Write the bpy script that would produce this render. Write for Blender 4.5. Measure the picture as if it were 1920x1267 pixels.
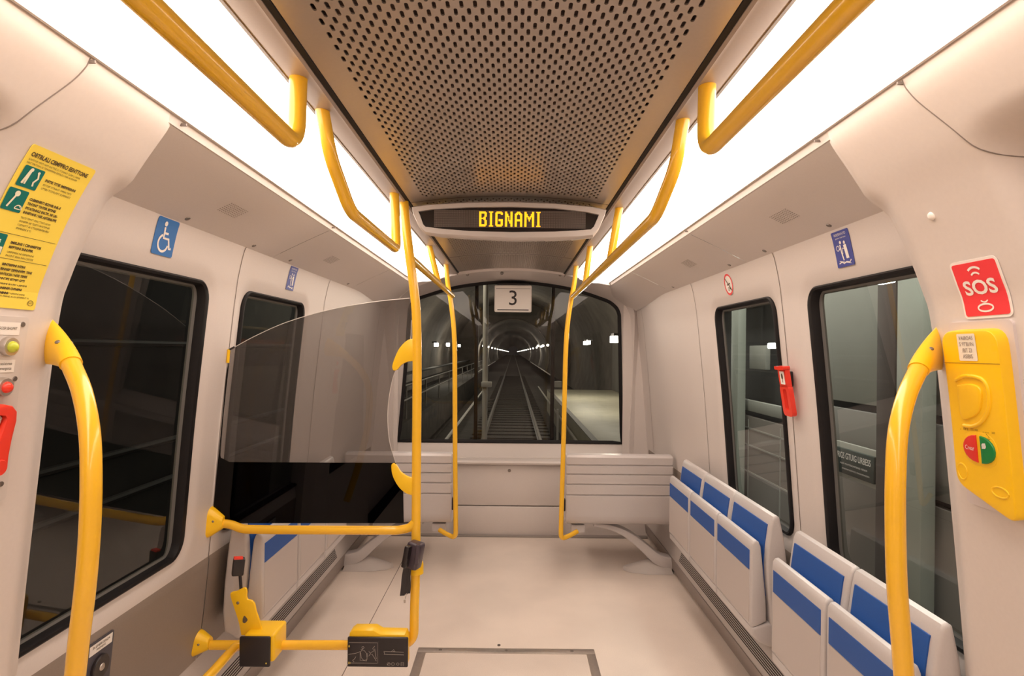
import bpy, bmesh, math, random
from mathutils import Vector, Matrix
from mathutils.geometry import delaunay_2d_cdt
random.seed(4)
PI = math.pi
for o in list(bpy.data.objects): bpy.data.objects.remove(o, do_unlink=True)
S = bpy.context.scene
COL = S.collection

# ------------------------------------------------------------------ camera, world, exposure
FPX, VPX, VPY, ROLL = 1130.0, 962.0, 657.0, math.radians(0.6)
CAMX, CAMZ = 0.02, 1.6
cam_d = bpy.data.cameras.new('camera'); cam = bpy.data.objects.new('camera', cam_d); COL.objects.link(cam)
cam_d.sensor_width = 36.0; cam_d.lens = FPX / 1920 * 36
cam_d.shift_x = -(VPX - 960) / 1920; cam_d.shift_y = (VPY - 633.5) / 1920
cam_d.clip_start = 0.02; cam_d.clip_end = 1000
cam.location = (CAMX, 0, CAMZ)
cam.rotation_euler = (Matrix.Rotation(PI/2, 4, 'X') @ Matrix.Rotation(ROLL, 4, 'Z')).to_euler()
S.camera = cam
w = bpy.data.worlds.new('world'); S.world = w; w.use_nodes = True
w.node_tree.nodes['Background'].inputs[0].default_value = (0.02, 0.021, 0.022, 1)
w.node_tree.nodes['Background'].inputs[1].default_value = 0.3
S.view_settings.view_transform = 'Standard'; S.view_settings.look = 'None'
S.view_settings.gamma = 1; S.view_settings.use_curve_mapping = False
S.view_settings.exposure = 0.0
LIGHT_COL = (1.0, 0.815, 0.68); LIGHT_STR = 7.3

def at(u, v, y):
    """point of the car at depth y that was measured at (u, v) in the photograph"""
    du, dv = u - VPX, v - VPY
    c, s = math.cos(ROLL), math.sin(ROLL)
    dx, dy = du*c + dv*s, -du*s + dv*c
    return Vector((CAMX + dx/FPX*y, y, CAMZ - dy/FPX*y))

# ------------------------------------------------------------------ materials
MATS = {}
def mat(name, col, rough=0.5, metal=0.0, spec=0.5, noise=0.0, nscale=60, bump=0.0, coat=0.0, emit=None, estr=0, stain=0.0):
    if name in MATS: return MATS[name]
    m = bpy.data.materials.new(name); m.use_nodes = True; nt = m.node_tree
    b = nt.nodes['Principled BSDF']
    b.inputs['Base Color'].default_value = (*col, 1); b.inputs['Roughness'].default_value = rough
    b.inputs['Metallic'].default_value = metal; b.inputs['Specular IOR Level'].default_value = spec
    b.inputs['Coat Weight'].default_value = coat
    if emit: b.inputs['Emission Color'].default_value = (*emit, 1); b.inputs['Emission Strength'].default_value = estr
    tc = nt.nodes.new('ShaderNodeTexCoord')
    if noise or bump:
        n = nt.nodes.new('ShaderNodeTexNoise'); n.inputs['Scale'].default_value = nscale; n.inputs['Detail'].default_value = 5
        nt.links.new(tc.outputs['Object'], n.inputs['Vector'])
        if noise:
            r = nt.nodes.new('ShaderNodeMapRange'); r.inputs['From Min'].default_value = .3; r.inputs['From Max'].default_value = .7
            r.inputs['To Min'].default_value = 1 - noise; r.inputs['To Max'].default_value = 1 + noise
            nt.links.new(n.outputs['Fac'], r.inputs['Value'])
            mx = nt.nodes.new('ShaderNodeVectorMath'); mx.operation = 'SCALE'; mx.inputs[0].default_value = col
            nt.links.new(r.outputs['Result'], mx.inputs['Scale'])
            out = mx.outputs[0]
            if stain:
                n2 = nt.nodes.new('ShaderNodeTexNoise'); n2.inputs['Scale'].default_value = 2.2; n2.inputs['Detail'].default_value = 4
                nt.links.new(tc.outputs['Object'], n2.inputs['Vector'])
                r2 = nt.nodes.new('ShaderNodeMapRange'); r2.inputs['From Min'].default_value = .35; r2.inputs['From Max'].default_value = .65
                r2.inputs['To Min'].default_value = 1 - stain; r2.inputs['To Max'].default_value = 1 + stain*.6
                nt.links.new(n2.outputs['Fac'], r2.inputs['Value'])
                m2 = nt.nodes.new('ShaderNodeVectorMath'); m2.operation = 'SCALE'
                nt.links.new(out, m2.inputs[0]); nt.links.new(r2.outputs['Result'], m2.inputs['Scale']); out = m2.outputs[0]
            nt.links.new(out, b.inputs['Base Color'])
        if bump:
            bp = nt.nodes.new('ShaderNodeBump'); bp.inputs['Strength'].default_value = bump; bp.inputs['Distance'].default_value = .002
            nt.links.new(n.outputs['Fac'], bp.inputs['Height']); nt.links.new(bp.outputs['Normal'], b.inputs['Normal'])
    MATS[name] = m; return m

def glass(name, tint, ior=1.6, rough=0.0, haze=0.0, hazecol=(.5, .5, .5)):
    if name in MATS: return MATS[name]
    m = bpy.data.materials.new(name); m.use_nodes = True; nt = m.node_tree; nt.nodes.clear()
    out = nt.nodes.new('ShaderNodeOutputMaterial'); mx = nt.nodes.new('ShaderNodeMixShader')
    tr = nt.nodes.new('ShaderNodeBsdfTransparent'); gl = nt.nodes.new('ShaderNodeBsdfGlossy')
    f0 = ((ior-1)/(ior+1))**2; ge = nt.nodes.new('ShaderNodeNewGeometry')
    def mth(op, a, b):
        n = nt.nodes.new('ShaderNodeMath'); n.operation = op
        for i, q in enumerate((a, b)):
            if q is None: continue
            if isinstance(q, (int, float)): n.inputs[i].default_value = q
            else: nt.links.new(q, n.inputs[i])
        return n.outputs[0]
    dt = nt.nodes.new('ShaderNodeVectorMath'); dt.operation = 'DOT_PRODUCT'
    nt.links.new(ge.outputs['Incoming'], dt.inputs[0]); nt.links.new(ge.outputs['Normal'], dt.inputs[1])
    q = mth('POWER', mth('SUBTRACT', 1.0, mth('ABSOLUTE', dt.outputs['Value'], None)), 5.0)
    fac = mth('ADD', mth('MULTIPLY', q, 1-f0), f0)
    tr.inputs['Color'].default_value = (*tint, 1); gl.inputs['Roughness'].default_value = rough
    base = tr.outputs[0]
    if haze:
        df = nt.nodes.new('ShaderNodeBsdfDiffuse'); df.inputs['Color'].default_value = (*hazecol, 1)
        m2 = nt.nodes.new('ShaderNodeMixShader'); m2.inputs[0].default_value = haze
        nt.links.new(tr.outputs[0], m2.inputs[1]); nt.links.new(df.outputs[0], m2.inputs[2]); base = m2.outputs[0]
    nt.links.new(fac, mx.inputs[0]); nt.links.new(base, mx.inputs[1]); nt.links.new(gl.outputs[0], mx.inputs[2])
    nt.links.new(mx.outputs[0], out.inputs[0]); MATS[name] = m; return m

def emission(name, col, st):
    if name in MATS: return MATS[name]
    m = bpy.data.materials.new(name); m.use_nodes = True; nt = m.node_tree; nt.nodes.clear()
    out = nt.nodes.new('ShaderNodeOutputMaterial'); e = nt.nodes.new('ShaderNodeEmission')
    e.inputs[0].default_value = (*col, 1); e.inputs[1].default_value = st
    nt.links.new(e.outputs[0], out.inputs[0]); MATS[name] = m; return m

WALL = mat('wall_plastic', (.66, .61, .585), .42, noise=.015, nscale=180, bump=.05)
WALLP = mat('sloped_panel_plastic', (.66, .61, .585), .45, noise=.02, nscale=220, bump=.05)
PILLAR = mat('pillar_plastic', (.68, .62, .585), .38, noise=.015, nscale=90)
BROWN = mat('lower_panel_laminate', (.25, .205, .175), .5, noise=.05, nscale=300)
FLOOR = mat('floor_vinyl', (.78, .69, .62), .45, noise=.10, nscale=330, bump=.1, stain=.07)
KERB = mat('kerb_plastic', (.50, .46, .44), .42, noise=.02, nscale=200)
CEIL = mat('perforated_metal', (.50, .44, .395), .33, metal=.5, noise=.02, nscale=120)
CEILSIDE = mat('ceiling_side_metal', (.43, .365, .33), .4, metal=.3, noise=.02, nscale=200)
DARK = mat('dark_void', (.012, .010, .010), .8)
RUBBER = mat('black_rubber', (.010, .009, .010), .5, spec=.2)
SEAMM = mat('seam_gap_dark', (.20, .165, .145), .7)  # dark brown colour of joints and vent dots
YEL = mat('yellow_enamel', (.95, .54, .028), .25, coat=.4, noise=.01, nscale=30)
YELP = mat('yellow_plastic', (.97, .59, .012), .33, noise=.01, nscale=40)
BLUE = mat('blue_upholstery', (.010, .085, .36), .55, noise=.07, nscale=500, bump=.15)
SEATG = mat('seat_grey_plastic', (.56, .53, .53), .3, noise=.015, nscale=150)
RED = mat('red_plastic', (.85, .045, .022), .3, coat=.2)
BLACK = mat('black_plastic', (.018, .014, .016), .35)
BUCK = mat('buckle_purple_black', (.055, .04, .055), .35)
STEEL = mat('brushed_steel', (.55, .50, .46), .35, metal=.85, noise=.05, nscale=80)
SCREW = mat('screw_metal', (.25, .22, .2), .35, metal=.8)
WHITE = mat('white_print', (.85, .82, .78), .5)
STICKB = mat('sticker_blue', (.03, .17, .50), .35)
STICKN = mat('sticker_navy', (.055, .075, .34), .35)
STICKY = mat('sticker_yellow', (.90, .70, .09), .5)
STICKG = mat('sticker_green', (.0, .16, .14), .4)
STICKR = mat('sticker_red', (.85, .05, .06), .35)
INK = mat('dark_ink', (.07, .045, .02), .6)
GREENB = mat('green_button', (.005, .22, .05), .3)
GLASS = glass('window_glass', (.76, .78, .75), 1.72)
GLASSP = glass('partition_glass', (.62, .605, .60), 1.45, haze=.07, hazecol=(.45, .42, .40))
GLASSB = glass('partition_black_print', (.035, .03, .04), 1.35)
DIFF = emission('lamp_diffuser', LIGHT_COL, LIGHT_STR)

# ------------------------------------------------------------------ object helpers
def link(name, me, m, parent=None, smooth=True, auto=True):
    o = bpy.data.objects.new(name, me); COL.objects.link(o)
    if m: me.materials.append(m)
    if smooth:
        for p in me.polygons: p.use_smooth = True
        if auto:
            try: me.set_sharp_from_angle(angle=math.radians(38))
            except Exception: pass
    if parent: o.parent = parent
    return o
def empty(name, loc=(0, 0, 0), **kw):
    o = bpy.data.objects.new(name, None); COL.objects.link(o); o.location = loc; o.empty_display_size = .1
    tag(o, **kw); return o
def tag(o, label=None, cat=None, group=None, kind=None):
    if label: o['label'] = label
    if cat: o['category'] = cat
    if group: o['group'] = group
    if kind: o['kind'] = kind
    return o
class MB:
    """collects shapes in world coordinates and links them as one mesh object"""
    def __init__(s): s.v = []; s.f = []
    def add(s, vs, fs):
        n = len(s.v); s.v += [tuple(p) for p in vs]; s.f += [tuple(i+n for i in f) for f in fs]; return s
    def bm(s, b):
        b.verts.index_update(); s.add([v.co.copy() for v in b.verts], [[v.index for v in f.verts] for f in b.faces]); b.free(); return s
    def box(s, c, d, bev=0, seg=2, rot=None):
        b = bmesh.new(); bmesh.ops.create_cube(b, size=1)
        bmesh.ops.scale(b, vec=d, verts=b.verts)
        if bev: bmesh.ops.bevel(b, geom=b.edges[:], offset=bev, segments=seg, profile=.5, affect='EDGES')
        if rot: bmesh.ops.transform(b, matrix=rot, verts=b.verts)
        bmesh.ops.translate(b, vec=c, verts=b.verts); return s.bm(b)
    def prism(s, pts, a, b_, axis='y', bev=0, seg=3):
        """extrude a 2D outline: axis y -> pts are (x,z); axis x -> (y,z); axis z -> (x,y)"""
        b = bmesh.new()
        f = {'y': lambda p, t: (p[0], t, p[1]), 'x': lambda p, t: (t, p[0], p[1]), 'z': lambda p, t: (p[0], p[1], t)}[axis]
        A = [b.verts.new(f(p, a)) for p in pts]; B = [b.verts.new(f(p, b_)) for p in pts]; n = len(pts)
        e0 = b.faces.new(A); e1 = b.faces.new(B[::-1])
        for i in range(n): b.faces.new((A[i], B[i], B[(i+1) % n], A[(i+1) % n]))
        bmesh.ops.recalc_face_normals(b, faces=b.faces)
        if bev: bmesh.ops.bevel(b, geom=list(set(list(e0.edges)+list(e1.edges))), offset=bev, segments=seg, profile=.5, affect='EDGES')
        return s.bm(b)
    def tube(s, path, r, n=16, cap=True, r1=None):
        P = [Vector(p) for p in path]; T = []
        for i in range(len(P)):
            a = P[max(i-1, 0)]; b = P[min(i+1, len(P)-1)]; T.append((b-a).normalized())
        up = Vector((0, 0, 1)) if abs(T[0].z) < .9 else Vector((1, 0, 0))
        N = (up - T[0]*up.dot(T[0])).normalized(); vs = []; fs = []
        for i, p in enumerate(P):
            if i: N = (N - T[i]*N.dot(T[i])).normalized()
            B = T[i].cross(N); rr = r if r1 is None else r + (r1-r)*i/(len(P)-1)
            for k in range(n):
                a = 2*PI*k/n; vs.append(p + N*math.cos(a)*rr + B*math.sin(a)*rr)
        for i in range(len(P)-1):
            for k in range(n):
                k2 = (k+1) % n; fs.append((i*n+k, i*n+k2, (i+1)*n+k2, (i+1)*n+k))
        if cap: fs.append(tuple(range(n))[::-1]); fs.append(tuple((len(P)-1)*n+k for k in range(n)))
        return s.add(vs, fs)
    def disc(s, c, nrm, r, h, n=24, dome=0):
        """short cylinder standing on c along nrm, optionally domed"""
        nrm = Vector(nrm).normalized(); c = Vector(c); u = nrm.orthogonal().normalized(); w_ = nrm.cross(u)
        rings = [(r, 0), (r, h*.7), (r*.93, h)]
        if dome: rings = [(r, 0), (r, h*.2)] + [(r*math.cos(t), h*.2+h*.8*math.sin(t)) for t in (.4, .8, 1.15, 1.4)]
        vs = []; fs = []
        for (rr, hh) in rings:
            for k in range(n): a = 2*PI*k/n; vs.append(c + nrm*hh + u*math.cos(a)*rr + w_*math.sin(a)*rr)
        for i in range(len(rings)-1):
            for k in range(n): k2 = (k+1) % n; fs.append((i*n+k, i*n+k2, (i+1)*n+k2, (i+1)*n+k))
        fs.append(tuple((len(rings)-1)*n+k for k in range(n))); fs.append(tuple(range(n))[::-1])
        return s.add(vs, fs)
    def loft(s, rings, closed=True):
        n = len(rings[0]); vs = [p for r in rings for p in r]; fs = []
        for i in range(len(rings)-1):
            for k in range(n if closed else n-1): k2 = (k+1) % n; fs.append((i*n+k, i*n+k2, (i+1)*n+k2, (i+1)*n+k))
        return s.add(vs, fs)
    def grid(s, f, us, vs_):
        pts = [f(u, v) for u in us for v in vs_]; n = len(vs_); fs = []
        for i in range(len(us)-1):
            for j in range(n-1): fs.append((i*n+j, (i+1)*n+j, (i+1)*n+j+1, i*n+j+1))
        return s.add(pts, fs)
    def build(s, name, m, parent=None, smooth=True, solid=0):
        me = bpy.data.meshes.new(name)
        off = Vector(parent.location) if parent is not None else Vector((0, 0, 0))
        if parent is not None and parent.parent is not None: off = parent.matrix_basis.translation + parent.parent.location
        me.from_pydata([Vector(p)-off for p in s.v], [], s.f); me.update()
        b = bmesh.new(); b.from_mesh(me); bmesh.ops.recalc_face_normals(b, faces=b.faces); b.to_mesh(me); b.free()
        o = link(name, me, m, parent, smooth)
        if solid:
            md = o.modifiers.new('thickness', 'SOLIDIFY'); md.thickness = solid; md.offset = 0
        return o
def fillet(pts, rad, seg=8):
    P = [Vector(p) for p in pts]; out = [P[0]]
    rads = rad if isinstance(rad, (list, tuple)) else [rad]*(len(P)-2)
    for i in range(1, len(P)-1):
        a, b, c = P[i-1], P[i], P[i+1]; u = (a-b).normalized(); v = (c-b).normalized()
        ang = u.angle(v); r = rads[i-1]; t = min(r/math.tan(ang/2) if ang > .01 else 0, (a-b).length*.48, (c-b).length*.48)
        p0, p1 = b+u*t, b+v*t
        for k in range(seg+1):
            q = k/seg; out.append(p0*(1-q)**2 + b*2*q*(1-q) + p1*q*q)
    out.append(P[-1]); return out
def catmull(pts, seg=8):
    P = [Vector(p) for p in pts]; P = [P[0]*2-P[1]] + P + [P[-1]*2-P[-2]]; out = []
    for i in range(1, len(P)-2):
        for k in range(seg):
            t = k/seg; a, b, c, d = P[i-1:i+3]
            out.append(.5*((2*b)+(c-a)*t+(2*a-5*b+4*c-d)*t*t+(3*b-a-3*c+d)*t**3))
    out.append(P[-2]); return out
def rrect(w_, h, r, n=6, cx=0, cy=0):
    o = []
    for (x, y, a0) in ((w_/2-r, h/2-r, 0), (-w_/2+r, h/2-r, 90), (-w_/2+r, -h/2+r, 180), (w_/2-r, -h/2+r, 270)):
        for k in range(n+1):
            a = math.radians(a0+90*k/n); o.append((cx+x+r*math.cos(a), cy+y+r*math.sin(a)))
    return o
def sm(t): t = max(0, min(1, t)); return t*t*(3-2*t)

# ---- flat graphics that are laid on a surface (signs, stickers, labels)
class G:
    def __init__(s): s.p = []
    def poly(s, pts): s.p.append(([tuple(q) for q in pts], [tuple(range(len(pts)))])); return s
    def rr(s, w_, h, r, cx=0, cy=0, rows=10):
        """rounded rectangle cut in rows so that it bends with its surface"""
        r = max(r, 1e-4); bs = [-h/2+r*(1-math.cos(a*PI/8)) for a in range(5)]
        bs += [-h/2+r+(h-2*r)*k/rows for k in range(1, rows)] + [h/2-r*(1-math.cos(a*PI/8)) for a in range(4, -1, -1)]
        vs = []
        for b in bs:
            d = max(0, abs(b)-(h/2-r)); hw = w_/2 - r + math.sqrt(max(0, r*r-d*d)); vs += [(cx-hw, cy+b), (cx+hw, cy+b)]
        s.p.append((vs, [(2*i, 2*i+1, 2*i+3, 2*i+2) for i in range(len(bs)-1)])); return s
    def stroke(s, pts, wd, closed=False):
        pts = [Vector(p) for p in pts]; n = len(pts); vs = []
        for i in range(n):
            a = pts[(i-1) % n] if (closed or i) else pts[i]; b = pts[(i+1) % n] if (closed or i < n-1) else pts[i]
            d = (b-a); d = d.normalized() if d.length else Vector((1, 0)); q = Vector((-d.y, d.x))*wd/2
            vs += [tuple(pts[i]+q), tuple(pts[i]-q)]
        m_ = n if closed else n-1
        s.p.append((vs, [(2*i, 2*i+1, (2*i+3) % (2*n), (2*i+2) % (2*n)) for i in range(m_)])); return s
    def arc(s, cx, cy, r, a0, a1, wd, n=16):
        return s.stroke([(cx+r*math.cos(math.radians(a0+(a1-a0)*k/n)), cy+r*math.sin(math.radians(a0+(a1-a0)*k/n))) for k in range(n+1)], wd)
    def ring(s, cx, cy, r, wd, ry=None, n=28):
        return s.stroke([(cx+r*math.cos(2*PI*k/n), cy+(ry or r)*math.sin(2*PI*k/n)) for k in range(n)], wd, True)
    def dot(s, cx, cy, r, ry=None, n=20): return s.poly([(cx+r*math.cos(2*PI*k/n), cy+(ry or r)*math.sin(2*PI*k/n)) for k in range(n)])
    def text(s, body, size, cx=0, cy=0, align='LEFT', width=None, bold=0, shear=0):
        c = bpy.data.curves.new('t', 'FONT'); c.body = body; c.size = size; c.align_x = align; c.align_y = 'CENTER'
        c.resolution_u = 3; c.offset = bold; c.shear = shear
        o = bpy.data.objects.new('t', c); COL.objects.link(o); bpy.context.view_layer.update()
        me = bpy.data.meshes.new_from_object(o.evaluated_get(bpy.context.evaluated_depsgraph_get()))
        xs = [v.co.x for v in me.vertices] or [0, 1]
        k = (width/(max(xs)-min(xs))) if width else 1
        s.p.append(([(v.co.x*k+cx, v.co.y+cy) for v in me.vertices], [tuple(p.vertices) for p in me.polygons]))
        bpy.data.objects.remove(o); bpy.data.curves.remove(c); bpy.data.meshes.remove(me); return s
    def build(s, name, m, mapper, off, parent=None, thick=0):
        mb = MB()
        for vs, fs in s.p: mb.add([mapper(a, b, off) for a, b in vs], fs)
        if thick:      # give the sheet sides
            b = bmesh.new(); V = [b.verts.new(p) for p in mb.v]
            for f in mb.f: b.faces.new([V[i] for i in f])
            back = mapper(0, 0, 0) - mapper(0, 0, thick)
            g = bmesh.ops.extrude_face_region(b, geom=b.faces[:]); bmesh.ops.translate(b, vec=back, verts=[e for e in g['geom'] if isinstance(e, bmesh.types.BMVert)])
            mb = MB(); mb.bm(b)
        return mb.build(name, m, parent, smooth=False)

class Prof:
    """cross-section curve given as (z, x) pairs from top to bottom"""
    def __init__(s, zx):
        pts = catmull([Vector((x, z, 0)) for z, x in zx], 10); s.p = [(p.x, p.y) for p in pts]; s.s = [0]
        for i in range(1, len(s.p)): s.s.append(s.s[-1]+math.dist(s.p[i-1], s.p[i]))
    def x(s, z):
        p = s.p
        if z >= p[0][1]: return p[0][0]
        for i in range(1, len(p)):
            if z >= p[i][1]:
                t = (p[i-1][1]-z)/max(1e-9, p[i-1][1]-p[i][1]); return p[i-1][0]+(p[i][0]-p[i-1][0])*t
        return p[-1][0]
    def s_of(s, z):
        p = s.p
        for i in range(1, len(p)):
            if z >= p[i][1]:
                t = (p[i-1][1]-z)/max(1e-9, p[i-1][1]-p[i][1]); return s.s[i-1]+(s.s[i]-s.s[i-1])*t
        return s.s[-1]
    def pt(s, q):
        q = max(0, min(s.s[-1]-1e-6, q))
        for i in range(1, len(s.s)):
            if q <= s.s[i]:
                t = (q-s.s[i-1])/max(1e-9, s.s[i]-s.s[i-1]); a, b = s.p[i-1], s.p[i]
                d = Vector((b[0]-a[0], b[1]-a[1])).normalized()
                return a[0]+(b[0]-a[0])*t, a[1]+(b[1]-a[1])*t, Vector((-abs(d.y), -d.x if d.y < 0 else d.x))
WP = Prof([(2.03, 1.045), (2.005, 1.062), (1.95, 1.078), (1.84, 1.098), (1.6, 1.125), (1.3, 1.155), (.87, 1.19), (.5, 1.225), (.34, 1.25), (.1, 1.25), (-.02, 1.25)])
PP = Prof([(2.15, .788), (2.12, .80), (2.04, .855), (1.94, .918), (1.854, .962), (1.76, 1.0), (1.68, 1.023), (1.42, 1.057), (.79, 1.12), (.3, 1.15), (.0, 1.17)])
def smap(side, prof, y0, z0, rot=0, xoff=0):
    """maps (a right, b up, off towards the cabin) onto the right (+1) or left (-1) side surface"""
    s0 = prof.s_of(z0); c, s_ = math.cos(rot), math.sin(rot)
    def f(a, b, off):
        a, b = a*c-b*s_, a*s_+b*c
        x, z, n = prof.pt(s0-b)
        return Vector((side*(x+xoff+n.x*off), y0-side*a, z+n.y*off))
    return f
def pmap(o, right, up, nrm):
    o, right, up, nrm = Vector(o), Vector(right).normalized(), Vector(up).normalized(), Vector(nrm).normalized()
    return lambda a, b, off: o+right*a+up*b+nrm*off

# ------------------------------------------------------------------ floor
YB, YE = -2.6, 5.27
fl = MB(); fl.grid(lambda x, y: (x, y, 0), [-1.25, 1.25], [YB, YE]); floor = fl.build('floor', FLOOR, smooth=False); tag(floor, kind='structure')
sf = MB(); sf.box((-.80, 3.35, .0006), (.004, 3.7, .0012)); sf.box((.80, .4, .0006), (.004, 2.6, .0012)); sf.build('seam', SEAMM, floor)
# kerb with the long heater grille, one for each side
for side, nm in ((1, 'right'), (-1, 'left')):
    k = MB(); pr = [(1.215, 0), (1.195, .03), (1.185, .125), (1.19, .14), (1.21, .205), (1.222, .225), (1.25, .342), (1.27, .342), (1.27, 0)]
    k.prism([(side*x, z) for x, z in pr], 1.2, 5.25); kb = k.build('baseboard_'+nm, KERB); tag(kb, kind='structure')
    g = MB()
    for i in range(6):
        x = 1.1925+.0154*i/5; z = .148+.05*i/5
        g.prism([(side*(x-.0016), z), (side*(x-.0002), z+.0045), (side*(x+.003), z+.003), (side*(x+.003), z-.001)], 1.3, 4.2)
    g.build('grille_slots', DARK, kb)
    e = MB(); e.prism([(side*1.2135, .001), (side*1.19, .03), (side*1.18, .115), (side*1.19, .115), (side*1.2, .03), (side*1.22, .001)], 1.2, 5.24); e.build('kick_strip', mat('kick_strip_grey', (.30, .26, .24), .5), kb)

# floor hatch with steel frame
ht = empty('floor_hatch', (0, 3.0, 0), label='steel framed rectangular access hatch let into the beige floor', cat='hatch')
hb = MB()
hb.box((0, 3.205, .002), (.94, .05, .006), .001); hb.box((0, 2.325, .002), (.94, .05, .006), .001)
for s_ in (-1, 1): hb.box((s_*.447, 2.765, .002), (.046, .83, .006), .001)
hb.build('frame', STEEL, ht)
MB().box((0, 2.765, .001), (.84, .825, .004), .001).build('cover', FLOOR, ht)
for (x, y) in ((-.35, 3.205), (0, 3.205), (.35, 3.205), (-.447, 2.9), (.447, 2.9)): MB().disc((x, y, .005), (0, 0, 1), .009, .0015, 14).build('screw', SCREW, ht)
MB().disc((-.04, 3.27, .0), (0, 0, 1), .009, .004, 14).build('stud', SCREW, ht)

# ------------------------------------------------------------------ side walls with window holes
WIN = [(1.25, 2.235), (2.51, 3.26)]
ZB, ZT, WR = .825, 1.84, .075
def rdist(y, z, w_):
    cy, cz = (w_[0]+w_[1])/2, (ZB+ZT)/2; hx, hz = (w_[1]-w_[0])/2-WR, (ZT-ZB)/2-WR
    dx, dz = abs(y-cy)-hx, abs(z-cz)-hz
    return math.hypot(max(dx, 0), max(dz, 0)) + min(max(dx, dz), 0) - WR
def wall_x(y, z):
    d = min(rdist(y, z, w_) for w_ in WIN)
    return WP.x(z) + .010*(1-sm(d/.055))
def win_outline(w_, grow=0, n=8):
    return [(p[0], p[1]) for p in rrect(w_[1]-w_[0]+2*grow, ZT-ZB+2*grow, WR+grow, n, (w_[0]+w_[1])/2, (ZB+ZT)/2)]
def dens(pts, step=.04):
    o = []
    for i in range(len(pts)):
        a, b = Vector(pts[i]), Vector(pts[(i+1) % len(pts)]); k = max(1, int((b-a).length/step))
        for j in range(k): o.append(tuple(a+(b-a)*j/k))
    return o
def in_poly(p, poly):
    c = False; j = len(poly)-1
    for i in range(len(poly)):
        if (poly[i][1] > p[1]) != (poly[j][1] > p[1]) and p[0] < (poly[j][0]-poly[i][0])*(p[1]-poly[i][1])/(poly[j][1]-poly[i][1])+poly[i][0]: c = not c
        j = i
    return c
def sheet(outer, holes, gridstep, extra=None):
    pts = []; edges = []
    for ring in [outer]+holes:
        n = len(pts); pts += [Vector(p) for p in ring]; edges += [(n+i, n+(i+1) % len(ring)) for i in range(len(ring))]
    x0, x1 = min(p[0] for p in outer), max(p[0] for p in outer); z0, z1 = min(p[1] for p in outer), max(p[1] for p in outer)
    gx, gz = gridstep; a = x0+gx/2
    while a < x1:
        b = z0+gz/2
        while b < z1:
            if in_poly((a, b), outer) and not any(in_poly((a, b), h) for h in holes): pts.append(Vector((a, b)))
            b += gz
        a += gx
    r = delaunay_2d_cdt(pts, edges, [], 0, 1e-6); V = r[0]; F = []
    for f in r[2]:
        c = sum((V[i] for i in f), Vector((0, 0)))/len(f)
        if in_poly(c, outer) and not any(in_poly(c, h) for h in holes): F.append(tuple(f))
    return [tuple(v) for v in V], F
outer = dens([(1.15, .0), (5.26, .0), (5.26, 2.03), (1.15, 2.03)], .03)
V2, F2 = sheet(outer, [dens(win_outline(w_), .03) for w_ in WIN], (.022, .022))
wn = 0
walls = {}
for side, nm in ((1, 'right'), (-1, 'left')):
    mb = MB(); mb.add([(side*wall_x(y, z), y, z) for y, z in V2], F2)
    wl = mb.build('wall_'+nm, WALL); tag(wl, kind='structure'); walls[side] = wl
    # vertical panel joints
    for yj in ((2.43, 3.55, 5.0)):
        j = MB(); zs = [2.02-.03*i for i in range(63)]
        j.loft([[(side*(wall_x(yj, z)-.0012), yj-.0022, z), (side*(wall_x(yj, z)-.0012), yj+.0022, z)] for z in zs], closed=False).build('panel_joint', SEAMM, wl, smooth=False)
    # brown lower lining below the windows
    for (a, b) in ((1.15, 2.427), (2.433, 3.547), (3.553, 5.2)):
        lp = MB(); zs = [.765-.02*i for i in range(22)]; zs[-1] = .342
        lp.grid(lambda y, z: (side*(WP.x(z)-.004+.006*sm((z-.75)/.015)), y, z), [a, b], zs); lp.build('lower_panel', BROWN, wl)
    for i, w_ in enumerate(WIN):
        wn += 1
        wd = empty('window_%d' % wn, (side*1.15, (w_[0]+w_[1])/2, 1.33), kind='structure')
        o0 = dens(win_outline(w_, .006), .04); n0 = len(o0)
        def ring(gr, off):
            base = win_outline(w_, gr); base = dens(win_outline(w_, 0), .04) if False else None
            r_ = []
            cy, cz = (w_[0]+w_[1])/2, (ZB+ZT)/2
            for (y, z) in dens(win_outline(w_, 0), .04):
                # offset inwards / outwards along the outline's direction from its centre box
                hx, hz = (w_[1]-w_[0])/2-WR, (ZT-ZB)/2-WR
                qy, qz = cy+max(-hx, min(hx, y-cy)), cz+max(-hz, min(hz, z-cz)); d = Vector((y-qy, z-qz)); d = d.normalized()
                ky, kz = (1.4, .62) if gr < 0 else (1, 1)
                yy, zz = qy+d.x*(WR+gr*ky), qz+d.y*(WR+gr*kz); r_.append((side*(WP.x(zz)+off), yy, zz))
            return r_
        fr = MB(); fr.loft([ring(.004, .016), ring(.002, .004), ring(-.006, .000), ring(-.018, .003), ring(-.022, .012), ring(-.025, .034)]); fr.build('frame', RUBBER, wd)
        rv = MB(); rv.loft([ring(-.023, .030), ring(-.042, .036)]); rv.build('glazing_edge', mat('glazing_edge_grey', (.13, .13, .125), .5), wd)
        gp = MB(); ys = [w_[0]+(w_[1]-w_[0])*k/4 for k in range(5)]; zs = [ZB+(ZT-ZB)*k/14 for k in range(15)]
        gp.grid(lambda y, z: (side*(WP.x(z)+.034), y, z), ys, zs); gp.build('pane', GLASS, wd)

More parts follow.
